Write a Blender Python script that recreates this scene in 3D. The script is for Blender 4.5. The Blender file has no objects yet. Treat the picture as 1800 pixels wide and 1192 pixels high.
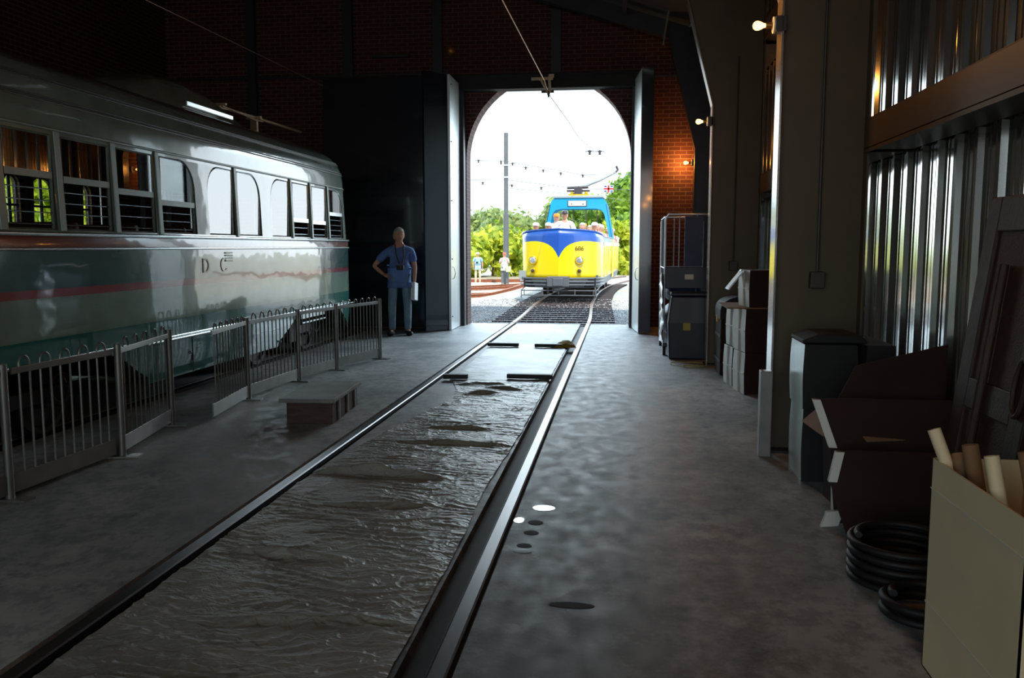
import bpy, bmesh, math, random
from math import sin, cos, pi, radians, atan, sqrt
from mathutils import Vector, Matrix, noise

random.seed(7)
scn = bpy.context.scene
COL = scn.collection

# ------------------------------------------------------------------ camera
F_PX = 1500.0
cam_d = bpy.data.cameras.new('camera')
cam_d.sensor_width = 36.0
cam_d.lens = F_PX / 1800.0 * 36.0
cam_d.clip_end = 600
cam = bpy.data.objects.new('camera', cam_d)
COL.objects.link(cam)
cam.location = (0, 0, 1.52)
cam.rotation_euler = (radians(90 - 6.164), 0, radians(7.2525))
scn.camera = cam

# ------------------------------------------------------------------ view
scn.view_settings.view_transform = 'Standard'
scn.view_settings.look = 'None'
scn.view_settings.gamma = 1.0
scn.view_settings.exposure = 0.0
scn.view_settings.use_curve_mapping = False
cy = scn.cycles
cy.max_bounces = 10
cy.diffuse_bounces = 5
cy.glossy_bounces = 4
cy.transparent_max_bounces = 12
cy.sample_clamp_indirect = 6.0
cy.use_denoising = True
cy.caustics_reflective = False
cy.caustics_refractive = False

# ------------------------------------------------------------------ world: bright sky shaped to light the hall
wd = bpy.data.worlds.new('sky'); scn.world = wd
wd.use_nodes = True
nt = wd.node_tree; nt.nodes.clear()
wo = nt.nodes.new('ShaderNodeOutputWorld'); bg = nt.nodes.new('ShaderNodeBackground')
tc = nt.nodes.new('ShaderNodeTexCoord'); sx = nt.nodes.new('ShaderNodeSeparateXYZ')
rp = nt.nodes.new('ShaderNodeValToRGB')
nt.links.new(tc.outputs['Generated'], sx.inputs[0]); nt.links.new(sx.outputs['Z'], rp.inputs[0])
e = rp.color_ramp.elements
e[0].position = 0.0; e[0].color = (0.86, 0.95, 1.0, 1)
e[1].position = 1.0; e[1].color = (0.25, 0.38, 0.58, 1)
q = e.new(0.30); q.color = (0.74, 0.91, 1.0, 1)
q = e.new(0.6); q.color = (0.48, 0.64, 0.82, 1)
def smap(src, a0, a1, b0, b1):
    n = nt.nodes.new('ShaderNodeMapRange'); n.interpolation_type = 'SMOOTHSTEP'
    for i_, v_ in zip((1, 2, 3, 4), (a0, a1, b0, b1)): n.inputs[i_].default_value = v_
    nt.links.new(src, n.inputs[0]); return n.outputs[0]
def smath(op, a_, b_):
    n = nt.nodes.new('ShaderNodeMath'); n.operation = op
    for i_, v_ in ((0, a_), (1, b_)):
        if isinstance(v_, (int, float)): n.inputs[i_].default_value = v_
        else: nt.links.new(v_, n.inputs[i_])
    return n.outputs[0]
# sky dim in the doorway view; added bright zones around it light the hall
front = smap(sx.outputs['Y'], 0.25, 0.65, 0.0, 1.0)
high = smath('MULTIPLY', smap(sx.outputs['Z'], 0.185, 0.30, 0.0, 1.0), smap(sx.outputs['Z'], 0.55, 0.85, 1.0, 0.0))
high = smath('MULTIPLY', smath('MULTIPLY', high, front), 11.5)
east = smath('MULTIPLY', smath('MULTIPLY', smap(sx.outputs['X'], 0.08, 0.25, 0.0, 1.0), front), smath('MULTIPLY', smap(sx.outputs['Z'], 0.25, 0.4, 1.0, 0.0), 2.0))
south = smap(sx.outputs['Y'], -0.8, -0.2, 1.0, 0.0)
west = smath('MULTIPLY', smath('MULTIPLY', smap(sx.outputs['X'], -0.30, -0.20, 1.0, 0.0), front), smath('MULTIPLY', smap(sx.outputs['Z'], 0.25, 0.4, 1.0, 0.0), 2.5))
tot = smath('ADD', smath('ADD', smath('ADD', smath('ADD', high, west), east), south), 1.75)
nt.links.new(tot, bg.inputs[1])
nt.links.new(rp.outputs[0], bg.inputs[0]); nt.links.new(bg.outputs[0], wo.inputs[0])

# ------------------------------------------------------------------ sun (behind the hall)
sd = bpy.data.lights.new('sun', 'SUN'); sd.energy = 5.0; sd.angle = radians(0.6); sd.color = (1.0, 0.94, 0.84)
sun = bpy.data.objects.new('sun', sd); COL.objects.link(sun)
sun.rotation_euler = Vector((0.33, -1.0, 1.25)).to_track_quat('Z', 'Y').to_euler()

def portal(name, loc, rot, sx_, sy_):
    l = bpy.data.lights.new(name, 'AREA'); l.shape = 'RECTANGLE'; l.size = sx_; l.size_y = sy_
    l.cycles.is_portal = True
    o = bpy.data.objects.new(name, l); o.location = loc; o.rotation_euler = rot; COL.objects.link(o)
portal('far_door_portal', (-1.4, 16.85, 2.25), (radians(-90), 0, 0), 3.2, 4.6)
portal('fill_opening_portal', (-3.1, -6.45, 2.3), (radians(90), 0, 0), 8.8, 4.8)

# ------------------------------------------------------------------ materials
def lin(c):
    return tuple(((v / 255) / 12.92 if v / 255 <= 0.04045 else ((v / 255 + 0.055) / 1.055) ** 2.4) for v in c)

def newmat(name):
    m = bpy.data.materials.new(name); m.use_nodes = True
    return m, m.node_tree, m.node_tree.nodes['Principled BSDF']

def mat(name, rgb, rough=0.6, metal=0.0, var=0.15, vs=6.0, bump=0.0, bs=40.0, coat=0.0, ior=1.5, rvar=0.0, stretch=(1, 1, 1), detail=4):
    m, t, b = newmat(name)
    c = lin(rgb) if max(rgb) > 1.0 else rgb
    tcn = t.nodes.new('ShaderNodeTexCoord'); mp = t.nodes.new('ShaderNodeMapping'); mp.inputs['Scale'].default_value = stretch
    t.links.new(tcn.outputs['Object'], mp.inputs[0])
    n = t.nodes.new('ShaderNodeTexNoise'); n.inputs['Scale'].default_value = vs; n.inputs['Detail'].default_value = detail
    t.links.new(mp.outputs[0], n.inputs['Vector'])
    r = t.nodes.new('ShaderNodeValToRGB')
    r.color_ramp.elements[0].position = 0.3; r.color_ramp.elements[1].position = 0.7
    r.color_ramp.elements[0].color = tuple(max(0, x * (1 - var)) for x in c) + (1,)
    r.color_ramp.elements[1].color = tuple(min(1, x * (1 + var)) for x in c) + (1,)
    t.links.new(n.outputs['Fac'], r.inputs[0]); t.links.new(r.outputs[0], b.inputs['Base Color'])
    b.inputs['Roughness'].default_value = rough; b.inputs['Metallic'].default_value = metal
    b.inputs['IOR'].default_value = ior
    b.inputs['Coat Weight'].default_value = coat; b.inputs['Coat Roughness'].default_value = 0.06
    if rvar:
        mr = t.nodes.new('ShaderNodeMapRange'); mr.inputs[3].default_value = max(0.02, rough - rvar); mr.inputs[4].default_value = min(1, rough + rvar)
        t.links.new(n.outputs['Fac'], mr.inputs[0]); t.links.new(mr.outputs[0], b.inputs['Roughness'])
    if bump:
        n2 = t.nodes.new('ShaderNodeTexNoise'); n2.inputs['Scale'].default_value = bs; n2.inputs['Detail'].default_value = 5
        t.links.new(mp.outputs[0], n2.inputs['Vector'])
        bp = t.nodes.new('ShaderNodeBump'); bp.inputs['Strength'].default_value = bump; bp.inputs['Distance'].default_value = 0.02
        t.links.new(n2.outputs['Fac'], bp.inputs['Height']); t.links.new(bp.outputs[0], b.inputs['Normal'])
    return m

def brickmat(name, c1, c2, mortar, scale=1.0):
    m, t, b = newmat(name)
    tcn = t.nodes.new('ShaderNodeTexCoord'); s = t.nodes.new('ShaderNodeSeparateXYZ'); cb = t.nodes.new('ShaderNodeCombineXYZ')
    ad = t.nodes.new('ShaderNodeMath'); ad.operation = 'ADD'
    t.links.new(tcn.outputs['Object'], s.inputs[0]); t.links.new(s.outputs['X'], ad.inputs[0]); t.links.new(s.outputs['Y'], ad.inputs[1])
    t.links.new(ad.outputs[0], cb.inputs['X']); t.links.new(s.outputs['Z'], cb.inputs['Y'])
    br = t.nodes.new('ShaderNodeTexBrick')
    br.inputs['Scale'].default_value = scale
    br.inputs['Brick Width'].default_value = 0.22; br.inputs['Row Height'].default_value = 0.075
    br.inputs['Mortar Size'].default_value = 0.007; br.inputs['Mortar Smooth'].default_value = 0.2
    br.inputs['Color1'].default_value = lin(c1) + (1,); br.inputs['Color2'].default_value = lin(c2) + (1,); br.inputs['Mortar'].default_value = lin(mortar) + (1,)
    t.links.new(cb.outputs[0], br.inputs['Vector'])
    t.links.new(br.outputs['Color'], b.inputs['Base Color'])
    bp = t.nodes.new('ShaderNodeBump'); bp.inputs['Strength'].default_value = 0.6; bp.inputs['Distance'].default_value = 0.01; bp.invert = True
    t.links.new(br.outputs['Fac'], bp.inputs['Height']); t.links.new(bp.outputs[0], b.inputs['Normal'])
    b.inputs['Roughness'].default_value = 0.8
    return m

def floormat():
    m, t, b = newmat('stained_concrete')
    tcn = t.nodes.new('ShaderNodeTexCoord')
    n1 = t.nodes.new('ShaderNodeTexNoise'); n1.inputs['Scale'].default_value = 0.9; n1.inputs['Detail'].default_value = 7; n1.inputs['Roughness'].default_value = 0.62
    n2 = t.nodes.new('ShaderNodeTexNoise'); n2.inputs['Scale'].default_value = 8.0; n2.inputs['Detail'].default_value = 6; n2.inputs['Roughness'].default_value = 0.7
    mp = t.nodes.new('ShaderNodeMapping'); mp.inputs['Scale'].default_value = (1.0, 0.7, 1)
    t.links.new(tcn.outputs['Object'], mp.inputs[0])
    for n in (n1, n2): t.links.new(mp.outputs[0], n.inputs['Vector'])
    r1 = t.nodes.new('ShaderNodeValToRGB'); e = r1.color_ramp.elements
    e[0].position = 0.36; e[0].color = (0.19, 0.20, 0.20, 1); e[1].position = 0.60; e[1].color = (0.46, 0.46, 0.44, 1)
    r2 = t.nodes.new('ShaderNodeValToRGB'); e = r2.color_ramp.elements
    e[0].position = 0.42; e[0].color = (0.30, 0.31, 0.33, 1); e[1].position = 0.53; e[1].color = (1, 1, 1, 1)
    t.links.new(n1.outputs['Fac'], r1.inputs[0]); t.links.new(n2.outputs['Fac'], r2.inputs[0])
    mx = t.nodes.new('ShaderNodeMixRGB'); mx.blend_type = 'MULTIPLY'; mx.inputs[0].default_value = 0.5
    t.links.new(r1.outputs[0], mx.inputs[1]); t.links.new(r2.outputs[0], mx.inputs[2])
    # oil along the right hand rail: dark blotches near x=-0.4
    sp = t.nodes.new('ShaderNodeSeparateXYZ'); t.links.new(tcn.outputs['Object'], sp.inputs[0])
    sb = t.nodes.new('ShaderNodeMath'); sb.operation = 'SUBTRACT'; sb.inputs[1].default_value = -0.25; t.links.new(sp.outputs['X'], sb.inputs[0])
    ab = t.nodes.new('ShaderNodeMath'); ab.operation = 'ABSOLUTE'; t.links.new(sb.outputs[0], ab.inputs[0])
    mr = t.nodes.new('ShaderNodeMapRange'); mr.inputs[1].default_value = 0.1; mr.inputs[2].default_value = 1.15; mr.inputs[3].default_value = 0.30; mr.inputs[4].default_value = 0.0
    t.links.new(ab.outputs[0], mr.inputs[0])
    n3 = t.nodes.new('ShaderNodeTexNoise'); n3.inputs['Scale'].default_value = 4.5; n3.inputs['Detail'].default_value = 8; n3.inputs['Roughness'].default_value = 0.75
    t.links.new(tcn.outputs['Object'], n3.inputs['Vector'])
    a2 = t.nodes.new('ShaderNodeMath'); a2.operation = 'ADD'; t.links.new(mr.outputs[0], a2.inputs[0]); t.links.new(n3.outputs['Fac'], a2.inputs[1])
    r3 = t.nodes.new('ShaderNodeValToRGB'); e = r3.color_ramp.elements
    e[0].position = 0.54; e[0].color = (1, 1, 1, 1); e[1].position = 0.74; e[1].color = (0.22, 0.24, 0.27, 1)
    t.links.new(a2.outputs[0], r3.inputs[0])
    m2 = t.nodes.new('ShaderNodeMixRGB'); m2.blend_type = 'MULTIPLY'; m2.inputs[0].default_value = 1.0
    t.links.new(mx.outputs[0], m2.inputs[1]); t.links.new(r3.outputs[0], m2.inputs[2])
    t.links.new(m2.outputs[0], b.inputs['Base Color'])
    rr = t.nodes.new('ShaderNodeMapRange'); rr.inputs[1].default_value = 0.3; rr.inputs[2].default_value = 0.7; rr.inputs[3].default_value = 0.44; rr.inputs[4].default_value = 0.66
    t.links.new(n2.outputs['Fac'], rr.inputs[0]); t.links.new(rr.outputs[0], b.inputs['Roughness'])
    bp = t.nodes.new('ShaderNodeBump'); bp.inputs['Strength'].default_value = 0.25; bp.inputs['Distance'].default_value = 0.004
    n5 = t.nodes.new('ShaderNodeTexNoise'); n5.inputs['Scale'].default_value = 30; n5.inputs['Detail'].default_value = 6; t.links.new(tcn.outputs['Object'], n5.inputs['Vector'])
    t.links.new(n5.outputs['Fac'], bp.inputs['Height']); t.links.new(bp.outputs[0], b.inputs['Normal'])
    return m

def bandmat(name, zmax, bands, rough=0.18, coat=1.0, ior=1.6, dirt=0.12):
    """paint with horizontal livery bands by height: bands = [(z, rgb)...] colour from z upward"""
    m, t, b = newmat(name)
    tcn = t.nodes.new('ShaderNodeTexCoord'); s = t.nodes.new('ShaderNodeSeparateXYZ')
    t.links.new(tcn.outputs['Object'], s.inputs[0])
    dv = t.nodes.new('ShaderNodeMath'); dv.operation = 'DIVIDE'; dv.inputs[1].default_value = zmax
    t.links.new(s.outputs['Z'], dv.inputs[0])
    r = t.nodes.new('ShaderNodeValToRGB'); r.color_ramp.interpolation = 'CONSTANT'
    el = r.color_ramp.elements
    while len(el) > 1: el.remove(el[-1])
    el[0].position = 0; el[0].color = lin(bands[0][1]) + (1,)
    for z, c in bands[1:]:
        x = el.new(z / zmax); x.color = lin(c) + (1,)
    t.links.new(dv.outputs[0], r.inputs[0])
    n = t.nodes.new('ShaderNodeTexNoise'); n.inputs['Scale'].default_value = 3; n.inputs['Detail'].default_value = 7
    t.links.new(tcn.outputs['Object'], n.inputs['Vector'])
    mr = t.nodes.new('ShaderNodeMapRange'); mr.inputs[1].default_value = 0.3; mr.inputs[2].default_value = 0.7; mr.inputs[3].default_value = 1 - dirt * 2; mr.inputs[4].default_value = 1
    t.links.new(n.outputs['Fac'], mr.inputs[0])
    mx = t.nodes.new('ShaderNodeMixRGB'); mx.blend_type = 'MULTIPLY'; mx.inputs[0].default_value = 1
    t.links.new(r.outputs[0], mx.inputs[1]); t.links.new(mr.outputs[0], mx.inputs[2])
    t.links.new(mx.outputs[0], b.inputs['Base Color'])
    b.inputs['Roughness'].default_value = rough; b.inputs['Coat Weight'].default_value = coat; b.inputs['Coat Roughness'].default_value = 0.04
    b.inputs['Coat IOR'].default_value = ior
    n2 = t.nodes.new('ShaderNodeTexNoise'); n2.inputs['Scale'].default_value = 2.2; n2.inputs['Detail'].default_value = 2
    t.links.new(tcn.outputs['Object'], n2.inputs['Vector'])
    bp = t.nodes.new('ShaderNodeBump'); bp.inputs['Strength'].default_value = 0.12; bp.inputs['Distance'].default_value = 0.03
    t.links.new(n2.outputs['Fac'], bp.inputs['Height']); t.links.new(bp.outputs[0], b.inputs['Coat Normal']); t.links.new(bp.outputs[0], b.inputs['Normal'])
    return m

def glassmat(name, tint=(0.8, 0.84, 0.83), ior=2.6):
    m = bpy.data.materials.new(name); m.use_nodes = True; t = m.node_tree; t.nodes.clear()
    o = t.nodes.new('ShaderNodeOutputMaterial'); mx = t.nodes.new('ShaderNodeMixShader')
    fr = t.nodes.new('ShaderNodeFresnel'); fr.inputs[0].default_value = ior
    tr = t.nodes.new('ShaderNodeBsdfTransparent'); tr.inputs[0].default_value = tint + (1,)
    gl = t.nodes.new('ShaderNodeBsdfGlossy'); gl.inputs['Roughness'].default_value = 0.0
    geo = t.nodes.new('ShaderNodeNewGeometry'); iv = t.nodes.new('ShaderNodeMath'); iv.operation = 'SUBTRACT'; iv.inputs[0].default_value = 1.0
    t.links.new(geo.outputs['Backfacing'], iv.inputs[1]); ml = t.nodes.new('ShaderNodeMath'); ml.operation = 'MULTIPLY'
    t.links.new(fr.outputs[0], ml.inputs[0]); t.links.new(iv.outputs[0], ml.inputs[1])
    t.links.new(ml.outputs[0], mx.inputs[0]); t.links.new(tr.outputs[0], mx.inputs[1]); t.links.new(gl.outputs[0], mx.inputs[2]); t.links.new(mx.outputs[0], o.inputs[0])
    return m

def emitmat(name, rgb, s):
    m = bpy.data.materials.new(name); m.use_nodes = True; t = m.node_tree; t.nodes.clear()
    o = t.nodes.new('ShaderNodeOutputMaterial'); em = t.nodes.new('ShaderNodeEmission'); em.inputs[0].default_value = rgb + (1,); em.inputs[1].default_value = s
    t.links.new(em.outputs[0], o.inputs[0]); return m

def leafmat(name, c1, c2):
    m, t, b = newmat(name)
    tcn = t.nodes.new('ShaderNodeTexCoord'); n = t.nodes.new('ShaderNodeTexNoise'); n.inputs['Scale'].default_value = 1.3; n.inputs['Detail'].default_value = 5
    t.links.new(tcn.outputs['Object'], n.inputs['Vector'])
    r = t.nodes.new('ShaderNodeValToRGB'); e = r.color_ramp.elements; e[0].position = 0.36; e[1].position = 0.64
    e[0].color = lin(c1) + (1,); e[1].color = lin(c2) + (1,)
    t.links.new(n.outputs['Fac'], r.inputs[0]); t.links.new(r.outputs[0], b.inputs['Base Color'])
    b.inputs['Roughness'].default_value = 0.6
    tl = t.nodes.new('ShaderNodeBsdfTranslucent'); t.links.new(r.outputs[0], tl.inputs[0])
    mx = t.nodes.new('ShaderNodeMixShader'); mx.inputs[0].default_value = 0.35
    out = t.nodes['Material Output']
    t.links.new(b.outputs[0], mx.inputs[1]); t.links.new(tl.outputs[0], mx.inputs[2]); t.links.new(mx.outputs[0], out.inputs[0])
    return m

M = {}
M['floor'] = floormat()
M['brick'] = brickmat('dark_red_brick', (80, 38, 34), (60, 30, 30), (112, 86, 76))
M['wall_metal'] = mat('white_ribbed_wall_metal', (205, 208, 204), 0.13, 0.92, 0.1, 2)
M['steel_paint'] = mat('grey_primer_steel', (88, 74, 56), 0.5, 0.1, 0.12, 3)
M['flange'] = mat('bare_flange_steel', (225, 224, 220), 0.17, 0.85, 0.1, 3)
M['dark_steel'] = mat('dark_steel', (46, 48, 56), 0.45, 0.3, 0.2, 4)
M['roof_dark'] = mat('dark_roof_sheet', (38, 36, 38), 0.7, 0.1, 0.1, 2)
M['door_leaf'] = mat('dark_blue_door_paint', (34, 38, 48), 0.16, 0.2, 0.1, 2, coat=0.6)
M['door_edge'] = mat('galvanised_door_edge', (205, 214, 216), 0.3, 0.5, 0.08, 2)
M['rail'] = mat('worn_rail_steel', (92, 88, 90), 0.34, 0.9, 0.2, 8, stretch=(1, 0.2, 1))
M['rail_dark'] = mat('greasy_rail_side', (40, 34, 32), 0.6, 0.3, 0.2, 8)
M['yard_steel'] = mat('dull_brown_rail_steel', (128, 106, 98), 0.5, 0.3, 0.2, 8)
M['rust_rail'] = mat('rusty_rail', (150, 92, 66), 0.7, 0.3, 0.2, 8)
M['groove'] = mat('grease_filled_groove', (14, 13, 13), 0.7, 0, 0.2, 9)
M['tie'] = mat('weathered_tie', (52, 42, 42), 0.9, 0, 0.25, 6, bump=0.5)
M['stone'] = mat('grey_ballast_stone', (186, 188, 188), 0.9, 0, 0.3, 5)
M['ballast'] = mat('ballast_bed', (160, 160, 156), 0.95, 0, 0.5, 22, bump=1.0, bs=30)
M['far_ground'] = mat('pale_gravel_ground', (170, 160, 138), 0.95, 0, 0.2, 1.2, bump=0.5, bs=14)
M['grass'] = mat('dry_grass', (130, 140, 60), 0.95, 0, 0.35, 0.6, bump=0.8, bs=9)
def tarpmat(name, rgb, rough, k):
    m = mat(name, rgb, rough, 0.0, 0.18, 3.0, rvar=0.06); t = m.node_tree; b = t.nodes['Principled BSDF']
    tcn = t.nodes.new('ShaderNodeTexCoord'); mp = t.nodes.new('ShaderNodeMapping'); mp.inputs['Scale'].default_value = (1.0, 1.9, 1)
    nz = t.nodes.new('ShaderNodeTexNoise'); nz.inputs['Scale'].default_value = 5; nz.inputs['Detail'].default_value = 4
    t.links.new(tcn.outputs['Object'], nz.inputs['Vector'])
    va = t.nodes.new('ShaderNodeVectorMath'); va.operation = 'MULTIPLY_ADD'; va.inputs[1].default_value = (.25, .25, 0)
    t.links.new(nz.outputs['Color'], va.inputs[0]); t.links.new(tcn.outputs['Object'], va.inputs[2]); t.links.new(va.outputs[0], mp.inputs[0])
    prev = None
    for sc, st, ds in ((11.0, .40 * k, .022), (30.0, .5 * k, .010)):
        vo = t.nodes.new('ShaderNodeTexVoronoi'); vo.feature = 'F1'; vo.inputs['Scale'].default_value = sc
        t.links.new(mp.outputs[0], vo.inputs['Vector'])
        bp = t.nodes.new('ShaderNodeBump'); bp.inputs['Strength'].default_value = st; bp.inputs['Distance'].default_value = ds
        t.links.new(vo.outputs['Distance'], bp.inputs['Height'])
        if prev: t.links.new(prev, bp.inputs['Normal'])
        prev = bp.outputs[0]
    t.links.new(prev, b.inputs['Normal']); return m
M['tarp'] = tarpmat('grey_plastic_tarp', (140, 138, 126), 0.40, .8)
M['tarp_far'] = mat('smooth_plastic_tarp', (126, 128, 124), 0.46, 0.0, 0.12, 2.5, bump=0.12, bs=14, rvar=0.08)
M['black'] = mat('black_rubber', (22, 20, 21), 0.6, 0, 0.1, 5)
M['yellow_cloth'] = mat('ochre_cloth', (150, 128, 50), 0.9, 0, 0.2, 8)
M['fence'] = mat('silver_fence_paint', (132, 132, 128), 0.38, 0.5, 0.15, 6)
M['wood'] = mat('grimy_brown_wood', (70, 48, 40), 0.65, 0, 0.3, 5, bump=0.3, bs=20, stretch=(1, 6, 6))
M['wood_top'] = mat('worn_grey_plywood', (120, 122, 116), 0.55, 0, 0.3, 4, bump=0.2)
M['old_wood'] = mat('old_dark_door_wood', (62, 44, 36), 0.5, 0, 0.25, 4, bump=0.3, stretch=(6, 6, 0.6))
M['card'] = mat('brown_cardboard', (138, 104, 74), 0.8, 0, 0.1, 4)
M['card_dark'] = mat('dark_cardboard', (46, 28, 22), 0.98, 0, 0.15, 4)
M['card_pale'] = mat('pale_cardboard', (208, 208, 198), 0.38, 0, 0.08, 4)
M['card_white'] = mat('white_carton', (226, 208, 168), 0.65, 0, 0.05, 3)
M['card_lit'] = mat('door_lit_card_side', (196, 212, 206), 0.22, 0.35, 0.08, 4)  # door light on the near cartons' sides put into this pale tone
M['tape'] = mat('shiny_packing_tape', (200, 202, 198), 0.2, 0, 0.05, 3)
M['paper'] = mat('white_paper', (232, 235, 238), 0.6, 0, 0.03, 5)
M['pcc'] = bandmat('green_streetcar_livery', 3.2, [(0, (24, 122, 112)), (0.84, (142, 172, 150)), (1.15, (165, 48, 52)), (1.21, (20, 96, 90)), (1.505, (130, 60, 52)), (1.6, (146, 168, 158)), (2.86, (128, 128, 112))], dirt=0.14, ior=1.5)
M['alum'] = mat('bright_aluminium_trim', (200, 208, 208), 0.22, 0.85, 0.06, 5)
M['post_paint'] = mat('grey_green_post_paint', (120, 140, 132), 0.3, 0.1, 0.1, 5)
M['bead'] = mat('dark_roof_bead', (40, 44, 44), 0.4, 0.2, 0.1, 5)
M['inner'] = mat('dark_green_interior', (46, 54, 50), 0.7, 0, 0.1, 3)
M['seat'] = mat('maroon_seat_leather', (70, 34, 32), 0.5, 0, 0.1, 3)
M['glass'] = glassmat('streetcar_window_glass', ior=3.2)
M['clear_glass'] = glassmat('hall_window_glass', tint=(.9, .95, .9), ior=1.5)
M['wheel'] = mat('grimy_wheel_steel', (50, 44, 42), 0.6, 0.4, 0.2, 6)
M['letter'] = mat('cream_lettering', (226, 220, 198), 0.3, 0, 0.03, 4, coat=1.0)
M['louvre'] = mat('louvre_metal', (160, 160, 150), 0.4, 0.4, 0.05, 4)
M['bulb'] = emitmat('glowing_bulb_glass', (1.0, 0.50, 0.12), 7)
M['socket'] = mat('brass_socket', (170, 120, 60), 0.4, 0.6, 0.1, 6)
M['box_metal'] = mat('junction_box_metal', (70, 66, 62), 0.5, 0.4, 0.1, 6)
M['yellow'] = mat('yellow_tram_paint', (238, 216, 4), 0.25, 0, 0.03, 2, coat=0.5)
M['blue'] = mat('royal_blue_tram_paint', (30, 82, 168), 0.25, 0, 0.05, 2, coat=0.5)
M['sky_blue'] = mat('light_blue_tram_paint', (24, 150, 200), 0.3, 0, 0.05, 2, coat=0.4)
M['tram_grey'] = mat('grey_bumper_paint', (92, 98, 106), 0.5, 0.1, 0.1, 4)
M['tram_roof'] = mat('pale_grey_tram_roof', (150, 160, 165), 0.5, 0, 0.05, 3)
M['cream'] = mat('cream_green_band', (190, 205, 160), 0.4, 0, 0.05, 3)
M['lens'] = mat('headlamp_glass', (200, 205, 210), 0.1, 0.6, 0.05, 5)
M['ring'] = mat('yellow_lamp_ring', (205, 175, 30), 0.35, 0.2, 0.05, 5)
M['dark'] = mat('dark_void_paint', (18, 18, 20), 0.7, 0, 0.1, 5)
M['skin'] = mat('skin', (205, 150, 122), 0.55, 0, 0.08, 8)
M['hair'] = mat('grey_hair', (176, 168, 156), 0.7, 0, 0.15, 20)
M['shirt_blue'] = mat('blue_cotton_shirt', (98, 128, 186), 0.8, 0, 0.15, 9, bump=0.4, bs=18)
M['jeans'] = mat('faded_blue_jeans', (122, 148, 164), 0.85, 0, 0.2, 7, bump=0.4, bs=14)
M['shoe'] = mat('black_shoe_leather', (22, 22, 26), 0.4, 0, 0.1, 8)
M['white_cloth'] = mat('white_cotton', (225, 225, 228), 0.85, 0, 0.05, 9)
M['pale_blue'] = mat('pale_blue_shirt', (150, 185, 215), 0.85, 0, 0.08, 9)
M['khaki'] = mat('pale_khaki_trousers', (214, 196, 170), 0.85, 0, 0.08, 9)
M['grey_trouser'] = mat('grey_trousers', (104, 104, 110), 0.85, 0, 0.08, 9)
M['red_cloth'] = mat('coral_shirt', (220, 110, 90), 0.85, 0, 0.08, 9)
M['orange_cloth'] = mat('orange_cap', (226, 140, 60), 0.85, 0, 0.08, 9)
M['pole_metal'] = mat('grey_trolley_pole_paint', (92, 96, 100), 0.5, 0.2, 0.1, 3)
M['wire'] = mat('copper_trolley_wire', (190, 150, 128), 0.35, 0.6, 0.1, 4)
M['bronze'] = mat('tan_hanger_metal', (200, 172, 140), 0.45, 0.3, 0.1, 5)
M['insulator'] = mat('dark_insulator', (60, 56, 60), 0.5, 0, 0.1, 5)
M['bark'] = mat('bark', (92, 76, 58), 0.9, 0, 0.2, 8)
M['leaf_yellow'] = leafmat('yellow_green_leaves', (110, 140, 20), (205, 210, 60))
M['leaf_green'] = leafmat('mid_green_leaves', (70, 112, 24), (150, 182, 60))
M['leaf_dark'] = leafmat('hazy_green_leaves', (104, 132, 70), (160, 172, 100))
M['navy'] = mat('navy_plastic', (17, 22, 48), 0.4, 0, 0.2, 4)
M['navy_cloth'] = mat('navy_tarpaulin', (34, 48, 84), 0.55, 0, 0.2, 6, bump=0.4, bs=12)
M['tube_white'] = mat('pale_steel_tube', (190, 198, 205), 0.3, 0.6, 0.05, 5)
M['yellow_label'] = mat('yellow_label', (170, 160, 60), 0.6, 0, 0.05, 4)
M['cable'] = mat('pale_cable', (170, 160, 110), 0.5, 0, 0.1, 5)
M['white_paint'] = mat('clear_wet_puddle', (120, 124, 130), 0.04, 0, 0.05, 8)
M['stain'] = mat('dark_oil_stain', (30, 30, 33), 0.8, 0, 0.1, 8)
M['flag_red'] = mat('red_flag_cloth', (200, 40, 50), 0.8, 0, 0.05, 4)
M['flag_blue'] = mat('blue_flag_cloth', (40, 60, 130), 0.8, 0, 0.05, 4)
M['flood'] = emitmat('floodlight_glass', (0.62, 0.66, 1.0), 4)

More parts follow.
